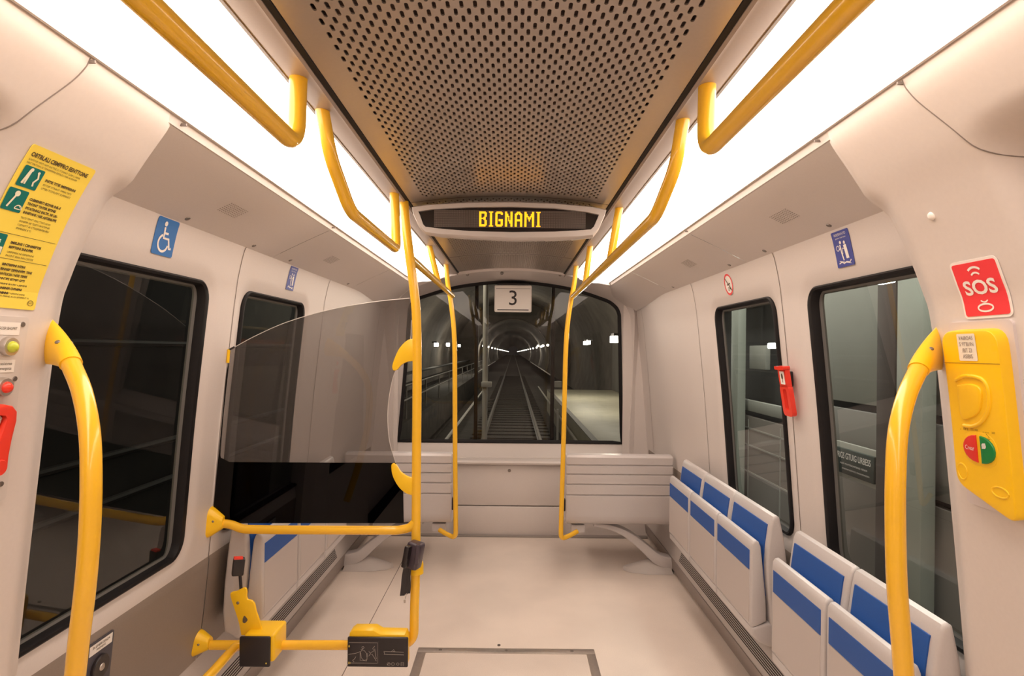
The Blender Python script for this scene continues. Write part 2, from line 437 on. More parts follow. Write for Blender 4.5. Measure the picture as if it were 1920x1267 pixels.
# ------------------------------------------------------------------ ceiling
XG, XI, XO, ZC, ZO = .413, .487, .788, 2.20, 2.15
def arch(x): return ZC + .033*(1-(x/XG)**2)
ceil = empty('ceiling', (0, 2, 2.2), kind='structure')
def perforated(y0, y1, name='perforated_panel'):
    """sheet metal with real staggered slots"""
    mb = MB(); cw, cl, hw, hl = .0125, .048, .0037, .0118; ncol = 56; xs0 = -ncol*cw/2
    m0, m1 = y0+.018, y1-.018; nrow = int((m1-m0-.024)/cl); m1 = m0+nrow*cl+.024
    vs = []; fs = []
    P = lambda x, y, dz=0: (x, y, arch(x)+dz)
    for i in range(ncol):
        x0 = xs0+i*cw; xc = x0+cw/2; oy = m0+(.024 if i % 2 else 0)
        for j in range(nrow):
            a = oy+j*cl; b = a+cl; yc = (a+b)/2; n = len(vs)
            hole = [(xc+hw, yc-hl+hw), (xc+hw, yc+hl-hw), (xc+hw*.6, yc+hl-hw*.3), (xc, yc+hl), (xc-hw*.6, yc+hl-hw*.3), (xc-hw, yc+hl-hw), (xc-hw, yc-hl+hw), (xc-hw*.6, yc-hl+hw*.3), (xc, yc-hl), (xc+hw*.6, yc-hl+hw*.3)]
            rect = [(x0+cw, a+cl*.3), (x0+cw, b-cl*.3), (x0+cw, b), (xc, b), (x0, b), (x0, b-cl*.3), (x0, a+cl*.3), (x0, a), (xc, a), (x0+cw, a)]
            vs += [P(*q) for q in rect]+[P(*q) for q in hole]+[P(q[0], q[1], .003) for q in hole]
            for k in range(10):
                k2 = (k+1) % 10; fs.append((n+k, n+k2, n+10+k2, n+10+k)); fs.append((n+10+k, n+10+k2, n+20+k2, n+20+k))
        if i % 2: n = len(vs); vs += [P(x0, m0), P(x0+cw, m0), P(x0+cw, m0+.024), P(x0, m0+.024)]; fs.append((n, n+1, n+2, n+3))
        else: n = len(vs); vs += [P(x0, m1-.024), P(x0+cw, m1-.024), P(x0+cw, m1), P(x0, m1)]; fs.append((n, n+1, n+2, n+3))
    mb.add(vs, fs)
    xm = [-XG+.008+k*(2*XG-.016)/24 for k in range(25)]
    mb.grid(P, xm, [y0, m0]); mb.grid(P, xm, [m1, y1])
    for s_ in (-1, 1): mb.grid(P, [s_*ncol*cw/2, s_*.38, s_*(XG-.008)], [m0, m1])
    me = bpy.data.meshes.new(name); off = Vector(ceil.location); me.from_pydata([Vector(p)-off for p in mb.v], [], mb.f); me.update()
    return link(name, me, CEIL, ceil, smooth=False)
perforated(.70, 2.47); perforated(2.475, 3.93); perforated(3.94, 4.64)
pl = MB(); pl.grid(lambda x, y: (x, y, arch(x)), [-.4+k*.1 for k in range(9)], [YB, .695]); pl.build('plain_panel', CEIL, ceil)
bk = MB(); bk.grid(lambda x, y: (x, y, arch(x)+.03), [-.42+.084*k for k in range(11)], [YB, 4.7]); bk.build('backing', mat('ceiling_backing', (.13, .09, .075), .8), ceil)
for s_ in (-1, 1):
    MB().prism([(s_*(XG-.007), ZC+.02), (s_*(XG-.007), ZC-.002), (s_*(XG+.006), ZC-.002), (s_*(XG+.006), ZC+.02)], YB, 4.68).build('dark_joint', DARK, ceil, smooth=False)
    q = MB(); q.prism([(s_*(XG+.006), ZC+.02), (s_*(XG+.006), ZC-.004), (s_*(XG+.012), ZC-.008), (s_*(XG+.02), ZC-.006), (s_*(XI-.008), ZC-.004), (s_*XI, ZC+.0), (s_*XI, ZC+.02)], YB, 4.85)
    q.build('side_panel', CEILSIDE, ceil)
    # lip along the outer edge of the lamp
    lip = MB(); lip.prism([(s_*(XO-.010), ZO+.01), (s_*(XO-.010), ZO-.002), (s_*(XO-.005), ZO-.003), (s_*(XO-.003), ZO+.001), (s_*XO, ZO+.001), (s_*(XO+.002), ZO-.003), (s_*(XO+.010), ZO-.020), (s_*(XO+.024), ZO-.022), (s_*(XO+.026), ZO+.01)], YB, 4.95); lip.build('lamp_lip', WALL, ceil)
    # sloped lining panels between lamp and wall
    X1, Z1, X2, Z2 = XO+.014, ZO-.021, 1.07, 2.000
    segs = [(1.3, 2.69), (2.694, 4.0), (4.004, 5.25)]
    for (a, b) in segs:
        sp = MB(); ts = [k/8 for k in range(9)]
        sp.grid(lambda t, y: (s_*(X1+(X2-X1)*t), y, Z1+(Z2-Z1)*t+.002*math.sin(PI*t)-(.05*sm((y-4.1)/1.1)*t)), ts, [a+(b-a)*k/10 for k in range(11)])
        sp.build('sloped_panel', WALLP, ceil)
    def slope(t, y, off): return Vector((s_*(X1+(X2-X1)*t-off*.47), y, Z1+(Z2-Z1)*t+.002*math.sin(PI*t)-off*.88))
    MB().box((s_*(X1+.01), 3, 2.18), (.02, 5, .05)).build('backing', DARK, ceil)
    for yv in (2.05, 3.16):
        v = MB()
        for i in range(11):
            for j in range(7):
                p = slope(.42+.028*j, yv-.06+.012*i, .0006); v.disc(p, (-s_*.47, 0, -.88), .0022, .0004, 6)
        v.build('speaker_vent', SEAMM, ceil, smooth=False)
    for yv in (2.45, 2.85, 3.85, 1.95):
        v = MB(); v.disc(slope(.88, yv, .0), (-s_*.47, 0, -.88), .009, .003, 14); v.build('screw', SCREW, ceil)

# ceiling lamps: diffuser (curved) in a white reflector tray
for s_, nm in ((-1, 'left'), (1, 'right')):
    L = empty('ceiling_light', (s_*.64, 1.2, 2.18), label='long glowing ceiling light strip on the %s side of the metro car' % nm, cat='ceiling light', group=None)
    d = MB(); ts = [k/12 for k in range(13)]
    d.grid(lambda t, y: (s_*(XI+(XO-.01-XI)*t), y, ZC+.004+(ZO-ZC)*t-.028*math.sin(PI*t)), ts, [YB, 0, 2, 4.82]); d.build('diffuser', DIFF, L)
    tr = MB(); tr.prism([(s_*(XI-.002), ZC+.02), (s_*(XI-.002), ZC-.004), (s_*(XI+.006), ZC-.003), (s_*(XI+.008), ZC+.02)], YB, 4.82); tr.build('edge_profile', STEEL, L)
    MB().prism([(s_*XI, ZC+.01), (s_*XO, ZO+.01), (s_*XO, ZO-.02), (s_*.64, ZC-.045), (s_*XI, ZC-.012)], 4.82, 4.835).build('end_cap', WALL, L)

# ------------------------------------------------------------------ door pillars and over-door lining
def pillar_off(y, z, e, yn):
    o = 0
    if y > e-.012: o += .004+.30*(y-e+.012)
    o += .030*sm((y-(e-.085))/.085)*sm((1.995-z)/.05)
    o += .20*sm((yn-y)/.13)*sm((2.035-z)/.11)
    return o
PE = {1: (1.50, 1.155), -1: (1.435, 1.10)}
for side, nm in ((1, 1), (-1, 2)):
    e, yn = PE[side]
    ys = [YB, -.5, 0, .3, .5, .7, .85] + [.9+.015*i for i in range(int((e-.9)/.015))] + [e-.006, e, e+.004]
    zs_ = [PP.s[-1]*k/110 for k in range(111)]
    pb = MB()
    def pf(y, q):
        x, z, n = PP.pt(q); return Vector((side*(x+pillar_off(y, z, e, yn)), y, z))
    pb.grid(pf, ys, zs_)
    def pf2(y, q):
        x, z, n = PP.pt(q); return Vector((side*(x+pillar_off(e+.004, z, e, yn)+.11*(y-e)/.02), e+.004, z))
    pb.grid(pf2, [e, e+.005, e+.02, e+.035], zs_)
    pl_ = pb.build('trim_%d' % nm, PILLAR); tag(pl_, kind='structure')
    # joint line where the over-door cover meets the pillar
    q = []
    for (yy, z) in ((yn+.045, 2.147), (yn+.04, 2.12), (yn+.03, 2.09), (yn+.0, 2.03), (yn-.02, 1.99), (yn-.05, 1.965), (yn-.10, 1.95), (yn-.2, 1.945)):
        q.append((yy, z))
    q = catmull([Vector((a, b, 0)) for a, b in q], 6)
    jl = MB(); jl.tube([Vector((side*(PP.x(p.y)+pillar_off(p.x, p.y, e, yn)), p.x, p.y)) for p in q], .0013, 6); jl.build('joint_line', SEAMM, pl_)
    # little joint in the lamp lip at the pillar
    for yj in (e+.03, yn+.045, 2.69):
        MB().box((side*(XO+.008), yj, ZO-.010), (.034, .004, .006)).build('lip_joint', SEAMM, ceil)
# door leaves behind the camera's sides
for i, side in enumerate((1, -1)):
    dr = empty('door_%d' % (i+1), (side*1.25, .3, 0), kind='structure')
    MB().box((side*1.235, .3, .95), (.03, 1.35, 1.9), .01).build('leaf', PILLAR, dr)
    MB().box((side*1.218, .3, 1.25), (.004, .9, 1.0), .001).build('pane', RUBBER, dr)
bw = MB().box((0, YB, 1.1), (2.5, .05, 2.3)); tag(bw.build('wall_back', PILLAR), kind='structure')

# ------------------------------------------------------------------ end wall and front window
Gl = [(745, 828, 5.38), (850, 829, 5.38), (962, 830, 5.38), (1070, 831, 5.38), (1168, 832, 5.38), (1166, 720, 5.38), (1164, 610, 5.38), (1162, 585, 5.38), (1152, 570, 5.38), (1130, 558, 5.38), (1060, 537, 5.38), (962, 526, 5.38), (865, 534, 5.38), (795, 553, 5.38), (775, 562, 5.38), (767, 575, 5.38), (764, 600, 5.38), (756, 710, 5.38)]
Ou = [(737, 856, 5.24), (850, 857, 5.24), (962, 858, 5.24), (1070, 858, 5.24), (1179, 858, 5.24), (1186, 720, 5.24), (1190, 610, 5.2), (1188, 580, 5.15), (1178, 558, 5.08), (1145, 540, 4.95), (1065, 517, 4.75), (962, 507, 4.7), (858, 515, 4.75), (782, 537, 4.95), (752, 556, 5.08), (742, 578, 5.15), (740, 605, 5.2), (738, 715, 5.24)]
def ring_px(L): 
    p = [at(*q) for q in L]; n = len(p); out = []
    for i in range(n):
        a, b, c, d = p[(i-1) % n], p[i], p[(i+1) % n], p[(i+2) % n]
        straight = i < 4
        for k in range(5):
            t = k/5
            out.append(b+(c-b)*t if straight or i in (4, 17) else .5*((2*b)+(c-a)*t+(2*a-5*b+4*c-d)*t*t+(3*b-a-3*c+d)*t**3))
    return out
r0, r1 = ring_px(Gl), ring_px(Ou)
mid = [a*.45+b*.55 + Vector((0, .03, 0)) for a, b in zip(r0, r1)]
def outward(p):
    if p.z < .75: return Vector((p.x*1.02, p.y+.01, .60))
    if abs(p.x) > .93: return Vector((math.copysign(WP.x(min(p.z, 1.95))+.02, p.x), p.y+.06, p.z+.0))
    return Vector((p.x*1.06, p.y-.05, p.z+.045))
r2 = [outward(p) for p in r1]
ew = MB(); ew.loft([r0, mid, r1, r2]); 
ew.grid(lambda x, z: (x, 5.25, z), [-1.3, 1.3], [0, .66]); 
endw = ew.build('wall_end', WALL); tag(endw, kind='structure')
# sides of the end wall beside the window surround
sd = MB()
for s_ in (-1, 1):
    sd.grid(lambda t, z: (s_*(.98+t), 5.255, z), [0, .3], [.6, 1.0, 1.5, 2.0, 2.25])
sd.build('side_filler', WALL, endw)
w5 = empty('window_5', (0, 5.38, 1.5), kind='structure')
gk = MB(); c0 = sum(r0, Vector())/len(r0)
def shrink(r_, d, dy):
    out = []; n = len(r_)
    for i in range(n):
        t = (r_[(i+1) % n]-r_[(i-1) % n]); nn = Vector((t.z, 0, -t.x)).normalized()
        if nn.dot(c0-r_[i]) < 0: nn = -nn
        out.append(r_[i]+nn*d+Vector((0, dy, 0)))
    return out
gk.loft([shrink(r0, -.005, .0), shrink(r0, 0, -.012), shrink(r0, .012, -.012), shrink(r0, .028, .0)]); gk.build('gasket', RUBBER, w5)
gl = MB(); gl.add(shrink(r0, .008, .004), [tuple(range(len(r0)))]); gl.build('pane', glass('front_glass', (.84, .80, .74), 1.38), w5, smooth=False)
for (u, t, b) in ((893, 530, 829), (1036, 533, 829)):
    p = at(u, (t+b)/2, 5.43); h = at(u, t, 5.43).z-at(u, b, 5.43).z
    MB().box(p, (.034, .03, h+.04), .004).build('mullion', RUBBER, w5)
# number plate 3 hanging at the top of the window
np_ = empty('number_sign', at(962, 560, 5.25), label='pale rounded sign reading 3 hanging at the top of the front window', cat='sign')
c = at(962, 560, 5.27); MB().box(c, (.325, .02, .235), .012, 3).build('plate', WHITE, np_)
pm = pmap(c+Vector((0, -.0101, 0)), (1, 0, 0), (0, 0, 1), (0, -1, 0))
g = G(); g.text('3', .185, 0, .0, 'CENTER', bold=.0); g.build('numeral', BLACK, pm, .001, np_)
g = G(); g.rr(.275, .008, .003, 0, -.098, 2); g.build('slot', DARK, pm, .001, np_)
g = G(); g.rr(.30, .005, .002, 0, .088, 2); g.build('edge_line', mat('grey_line', (.4, .36, .34), .5), pm, .001, np_)
MB().box(c+Vector((0, .05, .125)), (.28, .08, .03), .01).build('hanger', BLACK, np_)
# front studs on the arch
for (u, v, y) in ((877, 516, 4.80), (941, 514, 4.75), (1050, 517, 4.80)):
    o = MB().disc(at(u, v, y)+Vector((0, -.03, .005)), (0, -1, -.3), .014, .016, 14, dome=1).build('ceiling_stud', SCREW)
    tag(o, {877: 'small dark round stud above the left part of front window', 941: 'small dark round stud above the number sign', 1050: 'small dark round stud above the right part of front window'}[u], 'stud', 'dark studs over the front window')
# panels below the window
xm_ = at(955, 870, 5.2).x
lw = MB().box((xm_, 5.215, .44), (.94, .035, .355), .008).build('upper_panel', WALL, endw)
MB().disc(at(955, 882, 5.197), (0, -1, 0), .014, .006, 16).build('lock', SCREW, lw)
MB().box((xm_, 5.215, .125), (.94, .035, .26), .008).build('lower_panel', WALL, endw)
sl = MB(); sl.prism([(5.25, .665), (5.16, .655), (5.145, .64), (5.15, .625), (5.19, .617), (5.25, .62)], -1.2, 1.2, 'x'); sl.build('sill', WALL, endw)
MB().box((-.01, 5.19, .006), (2.4, .06, .012), .003).build('skirting', mat('skirting_grey', (.3, .27, .25), .5), endw)

# ------------------------------------------------------------------ benches that face the front window (seen from behind)
def bench(s_):
    nm = 'right' if s_ > 0 else 'left'
    b = empty('bench', (s_*.8, 4.35, 0), label=('grey ribbed bench back in front of the %s end wall, ' % nm)+('beside the blue seats' if s_ > 0 else 'seen behind the glass partition'), cat='bench', group='benches facing the front window')
    x0, x1 = .405, 1.17
    # ribbed back shell: profile in (y, z)
    zz = [.852, .845, .795, .788, .735, .728, .655, .648, .585, .578, .455, .42, .385, .36]
    front = [(4.30, .855)]
    yb = {0: 4.285}
    pts = [(4.33, .862), (4.30, .860), (4.285, .845)]
    edges = [.79, .725, .655, .58]; y_ = 4.285
    for z in edges: pts += [(y_, z+.006), (y_+.010, z+.003), (y_+.010, z-.002), (y_-.004, z-.006)]; y_ -= .004
    pts += [(y_, .44), (y_+.006, .40), (y_+.03, .372), (y_+.07, .36), (4.42, .36), (4.42, .40), (4.37, .44), (4.36, .862)]
    sh = MB(); sh.prism(pts, s_*x0, s_*x1, 'x', bev=.012); sh.build('backrest', SEATG, b)
    MB().box((s_*.79, 4.62, .41), (.76, .42, .07), .02).build('seat', SEATG, b)
    # cantilever arm to the wall
    ctr = [(.62, .345), (.74, .325), (.86, .275), (.98, .185), (1.08, .10), (1.2, .06)]
    hw = [.012, .02, .03, .036, .04, .045]
    C = catmull([Vector((x, z, 0)) for x, z in ctr], 5); n = len(C)
    top, bot = [], []
    for i, p in enumerate(C):
        t = (C[min(i+1, n-1)]-C[max(i-1, 0)]).normalized(); h = hw[0]+(hw[-1]-hw[0])*i/(n-1)
        q = Vector((-t.y, t.x, 0))*h
        if q.y < 0: q = -q
        top.append((s_*(p+q).x, (p+q).y)); bot.append((s_*(p-q).x, (p-q).y))
    ar = MB(); ar.prism(top+bot[::-1], 4.36, 4.46, 'y', bev=.01, seg=2); ar.build('support_arm', SEATG, b)
    # foot fairing on the floor
    f = MB(); ringb = [(.84, 4.42), (.88, 4.37), (1.0, 4.33), (1.19, 4.33), (1.19, 4.55), (1.0, 4.55), (.88, 4.47)]
    f.loft([[(s_*x, y, .001) for x, y in ringb], [(s_*(x*.96+.04), 4.43+(y-4.43)*.75, .03) for x, y in ringb], [(s_*(x*.4+.68), 4.43+(y-4.43)*.4, .08) for x, y in ringb]])
    f.add([(s_*(x*.4+.68), 4.43+(y-4.43)*.4, .08) for x, y in ringb], [tuple(range(7))]); f.build('foot', KERB, b)
    MB().box((s_*.50, 4.36, .325), (.10, .07, .055), .006).build('rail_bracket', SEATG, b)
    MB().box((s_*(x0-.006), 4.32, .50), (.014, .05, .085), .006).build('rubber_stop', BLACK, b)
bench(1); bench(-1)

# ------------------------------------------------------------------ tip-up seats
BACK = [(1.132, .905), (1.128, .922), (1.117, .929), (1.102, .924), (1.094, .908), (1.087, .87), (1.078, .80), (1.074, .72), (1.078, .64), (1.088, .56), (1.094, .48), (1.096, .43), (1.10, .405), (1.12, .395), (1.17, .415), (1.178, .50), (1.172, .62), (1.160, .74), (1.147, .84)]
PAN = [(1.012, .79), (1.014, .811), (1.022, .823), (1.034, .826), (1.045, .819), (1.053, .80), (1.059, .75), (1.064, .70), (1.070, .64), (1.076, .58), (1.079, .53), (1.079, .49), (1.02, .462), (1.012, .475)]
HINGE = [(1.014, .468), (1.035, .470), (1.08, .485), (1.12, .48), (1.15, .44), (1.14, .40), (1.115, .385), (1.09, .386), (1.05, .405), (1.016, .435)]
def seat_proto(s_, y0, w_, label):
    """one tip-up seat, folded, occupying y0..y0+w_"""
    r = empty('folding_seat', (s_*1.1, y0, .3), label=label, cat='seat', group='blue tip-up seats along the side walls')
    a, b = y0+.004, y0+w_-.004
    MB().prism([(s_*x, z) for x, z in BACK], a, b, bev=.012).build('backrest', SEATG, r)
    MB().prism([(s_*x, z) for x, z in PAN], a+.004, b-.004, bev=.009).build('seat', SEATG, r)
    MB().prism([(s_*x, z) for x, z in HINGE], a+.001, b-.001, bev=.012).build('hinge_housing', SEATG, r)
    MB().box((s_*1.185, (a+b)/2, .455), (.05, w_*.6, .04), .004).build('wall_bracket', KERB, r)
    # upholstery
    zs = [.887-.0175*k for k in range(18)]
    def bx_(z):
        p = sorted([(q[1], q[0]) for q in BACK[4:12]])
        for i in range(1, len(p)):
            if z <= p[i][0]: t = (z-p[i-1][0])/(p[i][0]-p[i-1][0]); return p[i-1][1]+(p[i][1]-p[i-1][1])*t
        return p[-1][1]
    c = MB(); c.grid(lambda y, z: (s_*(bx_(z)-.004), y, z), [a+.028, (a+b)/2, b-.028], zs)
    for yy in (a+.028, b-.028): c.grid(lambda t, z: (s_*(bx_(z)-.004+t), yy, z), [0, .006], zs)
    c.grid(lambda y, t: (s_*(bx_(.887)-.004+t), y, .887), [a+.028, b-.028], [0, .006])
    c.build('back_cushion', BLUE, r)
    d = MB(); d.box((s_*1.0115, (a+b)/2, .741), (.003, w_-.05, .082), .001, 1); d.build('seat_band', BLUE, r)
    d = MB(); d.box((s_*1.0115, (a+b)/2, .590), (.002, w_-.05, .215), .0008, 1); d.build('seat_underside', mat('seat_underside_grey', (.52, .47, .45), .45), r)
    return r
def copy_tree(o, parent=None):
    c = o.copy(); COL.objects.link(c); c.parent = parent
    for ch in o.children: copy_tree(ch, c)
    return c
def place_seats(s_, spots):
    base = None
    for (y, w_, lab) in spots:
        if base is None: base = seat_proto(s_, y, w_, lab); base_y = y; root = base
        else: root = copy_tree(base); root.location.y = y; root['label'] = lab
place_seats(1, [(3.36, .44, 'blue tip-up seat at the far end of the right row, nearest the ribbed bench'),
                (2.92, .44, 'middle blue tip-up seat of the far group of three on the right'),
                (2.48, .44, 'blue tip-up seat under the red hammer, nearest of the far three on right')])
place_seats(1, [(1.90, .40, 'blue tip-up seat on the right, first after the gap in the row'),
                (1.50, .40, 'blue tip-up seat nearest the camera, right beside the yellow door handrail')])
place_seats(-1, [(2.50, .43, 'blue tip-up seat just behind the yellow partition rails on the left'),
                 (2.93, .43, 'middle tip-up seat of the row behind the glass partition'),
                 (3.36, .43, 'farthest tip-up seat on the left, next to the end bench')])

# ------------------------------------------------------------------ yellow handrails
def rail(label, paths, r=.0185, name='handrail', group=None, flanges=()):
    o = empty(name, paths[0][0], label=label, cat='handrail', group=group)
    for i, p in enumerate(paths): MB().tube(p, r if not isinstance(r, list) else r[i], 18).build('rail' if i == 0 else 'stanchion', YEL, o)
    for f in flanges: MB().disc((f[0], f[1], ZC-.004), (0, 0, -1), .0215, .006, 20).build('ceiling_collar', YEL, o)
    return o
rail('thick yellow ceiling handrail nearest the camera on the left', [fillet([(-.46, 1.33, 2.2), (-.462, 1.325, 2.046), (-.462, -.6, 2.046), (-.462, -.6, 2.2)], .06)], .0195)
rail('thick yellow ceiling handrail nearest the camera on the right', [fillet([(.447, 1.345, 2.2), (.445, 1.345, 2.046), (.445, -.6, 2.046), (.445, -.6, 2.2)], .06)], .0195)
rail('yellow ceiling handrail with upturned end, hanging left of the station display', [fillet([(-.465, 1.51, 2.2), (-.450, 1.53, 2.09), (-.432, 1.66, 1.978), (-.425, 2.28, 1.978), (-.44, 2.30, 2.2)], [.12, .12, .045])], .0175)
rail('long yellow ceiling handrail on the right, running back to the far right pole', [fillet([(.45, 1.545, 2.2), (.436, 1.56, 2.08), (.414, 1.68, 1.978), (.43, 4.18, 1.978)], [.12, .12]), [(.455, 2.50, 2.2), (.42, 2.50, 1.98)], [(.452, 3.42, 2.2), (.425, 3.42, 1.98)]], [.0175, .0165, .0165])
rail('short yellow ceiling handrail joining the partition pole to the far left pole', [[(-.405, 2.46, 1.975), (-.40, 4.15, 1.972)], [(-.468, 3.46, 2.2), (-.41, 3.46, 1.975)]], [.0165, .0165])
def far_pole(s_):
    X = lambda x: s_*x
    pth = catmull([(X(.455), 4.21, 2.2), (X(.44), 4.21, 2.06), (X(.42), 4.21, 1.95), (X(.398), 4.21, 1.78), (X(.388), 4.21, 1.6), (X(.384), 4.21, 1.35), (X(.378), 4.21, .9), (X(.372), 4.21, .6), (X(.368), 4.21, .38)], 6)
    low = fillet([pth[-1], (X(.367), 4.21, .285), (X(.44), 4.26, .30), (X(.49), 4.30, .315)], .04)
    o = empty('grab_pole', (X(.37), 4.21, .3), label='tall yellow pole standing at the inner end of the %s end bench' % ('right' if s_ > 0 else 'left'), cat='pole', group='poles at the end benches')
    MB().tube(pth+low[1:], .0165, 18).build('pole', YEL, o)
far_pole(1); far_pole(-1)

# curved handrails on the door pillars
def door_rail(s_, pts, brk, label):
    o = empty('door_handrail', pts[0], label=label, cat='handrail', group='curved yellow handrails on the door pillars')
    P = catmull(pts, 8); MB().tube(P, .0195, 20).build('rail', YEL, o)
    # moulded end socket: one skin from the tube end to an upright oval foot on the pillar
    a = Vector(pts[0]); d = (Vector(P[1])-a).normalized(); tip = Vector(brk); inn = Vector((-s_, 0, 0))
    yv = (Vector((0, 1, 0))-d*d.y).normalized(); iv = (inn-d*inn.dot(d)-yv*inn.dot(yv)).normalized()
    rings = [[] for _ in range(11)]
    for k in range(24):
        t = 2*PI*k/24; top = .5+.5*math.sin(t)
        p0 = a+yv*math.cos(t)*.0222+iv*math.sin(t)*.0222
        fz = tip.z+math.sin(t)*.052; fy = tip.y+math.cos(t)*.024
        p2 = Vector((s_*(PP.x(fz)+pillar_off(fy, fz, *PE[s_])+.003), fy, fz))
        p1 = p0-d*(.018+.058*top)
        for q in range(11):
            u = q/10; rings[q].append(p0*(1-u)**2+p1*2*u*(1-u)+p2*u*u)
    m_ = MB(); m_.loft(rings); m_.add(rings[0], [tuple(range(24))]); m_.build('socket', YELP, o)
    mid = [sum(r_, Vector())/24 for r_ in rings]
    for dy in (-1, 1):
        k = 17 if dy < 0 else 4
        p = rings[5][10 if dy < 0 else 3]; nn = (p-mid[5]).normalized()
        MB().disc(p-nn*.002, nn, .0062, .004, 14, dome=1).build('screw', SCREW, o)
door_rail(1, [at(1722, 693, 1.37), at(1700, 742, 1.33), at(1684, 810, 1.29), at(1679, 900, 1.27), at(1679, 1000, 1.265), at(1682, 1100, 1.265), at(1690, 1200, 1.27), at(1697, 1290, 1.28), at(1712, 1420, 1.31)], at(1742, 652, 1.452), 'curved yellow handrail on the right door pillar beside the yellow intercom')
door_rail(-1, [at(133, 682, 1.33), at(154, 735, 1.29), at(168, 810, 1.25), at(171, 900, 1.23), at(168, 1000, 1.23), at(160, 1100, 1.235), at(148, 1200, 1.25), at(138, 1290, 1.27), at(120, 1420, 1.31)], at(104, 640, 1.385), 'curved yellow handrail on the left door pillar beside the red lever')

# ------------------------------------------------------------------ wheelchair bay partition
YP = 2.42
part = empty('bay_partition', at(785, 1200, YP), label='yellow tube partition with tinted glass screen enclosing the wheelchair bay', cat='partition')
A = lambda u, v, y=YP: at(u, v, y)
pole = catmull([A(757, 372, 2.44), A(761, 420, 2.43), A(768, 480), A(776, 540), A(781, 600), A(782, 700), A(781, 850), A(780, 1000), A(779, 1080), A(777, 1150)], 6)
pole = pole + fillet([pole[-1], A(776, 1207), A(700, 1209)], .06)[1:] + [A(520, 1209), A(395, 1209)]
MB().tube(pole, .0185, 18).build('pole', YEL, part)
MB().tube(fillet([A(400, 981), A(432, 982), A(455, 992), A(520, 993), A(745, 994), A(768, 990), A(779, 978)], .12), .0175, 18).build('upper_rail', YEL, part)
MB().tube(fillet([A(470, 1207), A(442, 1211, 2.40), Vector((-1.06, 2.2, .42)), Vector((-1.07, 1.5, .42))], .06), .0175, 18).build('side_rail', YEL, part)
def wall_socket(u, v, hw, hh, name):
    c = A(u, v); o = MB(); xw = -(WP.x(c.z)-.001)
    r1_ = [Vector((-(WP.x(c.z+z)-.0), c.y+y, c.z+z)) for y, z in rrect(2*hw, 2*hh, hw*.9, 5)]
    r2_ = [Vector((-(WP.x(c.z+z)-.012), c.y+y*.95, c.z+z*.9)) for y, z in rrect(2*hw, 2*hh, hw*.9, 5)]
    r3_ = [Vector((xw+.055, c.y+y, c.z+z)) for y, z in rrect(.044, .046, .020, 5)]
    o.loft([r1_, r2_, r3_]); o.add(r3_, [tuple(range(len(r3_)))]); ob = o.build(name, YELP, part)
    MB().disc((xw+.022, c.y-hw*.8, c.z+hh*.15), (.5, -.86, .1), .005, .006, 12, dome=1).build('screw', SCREW, part)
wall_socket(400, 978, .034, .062, 'upper_socket'); wall_socket(390, 1205, .036, .052, 'lower_socket')
# fins that clamp the glass
def fin(pts, name='glass_clamp'):
    C = catmull([Vector((u, v, 0)) for u, v in pts], 6)
    P = [at(c.x, c.y, YP) for c in C]; MB().prism([(p.x, p.z) for p in P], YP-.008, YP+.010, bev=.003, seg=2).build(name, YELP, part)
fin([(778, 634), (764, 638), (750, 652), (741, 670), (736, 686), (738, 694), (745, 693), (753, 684), (765, 678), (778, 677)])
fin([(778, 895), (765, 893), (752, 884), (744, 872), (738, 868), (734, 873), (737, 892), (748, 912), (762, 924), (778, 929)])
# glass: clear part and black printed band
topc = catmull([Vector((u, v, 0)) for u, v in ((432, 655), (480, 629), (540, 603), (620, 580), (700, 566), (768, 559))], 6)
edge = catmull([Vector((u, v, 0)) for u, v in ((772, 600), (768, 645), (750, 675), (735, 715), (727, 770), (730, 825), (742, 868))], 6)
clear = [(p.x, p.y) for p in topc]+[(p.x, p.y) for p in edge]+[(430, 866), (414, 858), (410, 845)]
P = [at(u, v, YP) for u, v in clear]; MB().prism([(p.x, p.z) for p in P], YP+.002, YP+.0022).build('glass_screen', GLASSP, part, smooth=False)
band = [(742, 868), (756, 920), (757, 981), (404, 981), (398, 970), (424, 700), (432, 655), (410, 845), (414, 858), (430, 866)]
P = [at(u, v, YP) for u, v in band]; MB().prism([(p.x, p.z) for p in P], YP+.002, YP+.0022).build('black_glass_band', GLASSB, part, smooth=False)
rim = MB(); rim.tube([at(p.x, p.y, YP+.002) for p in topc], .0013, 6).tube([at(p.x, p.y, YP+.002) for p in edge], .0012, 6)
rim.build('glass_edge', mat('glass_edge', (.65, .62, .60), .2), part)
MB().tube([at(429, 655, YP), at(427, 680, YP)], .006, 10).build('edge_marker', YELP, part)
MB().tube([at(429, 656, YP), at(440, 650, YP)], .004, 8).build('edge_clip', BLACK, part)

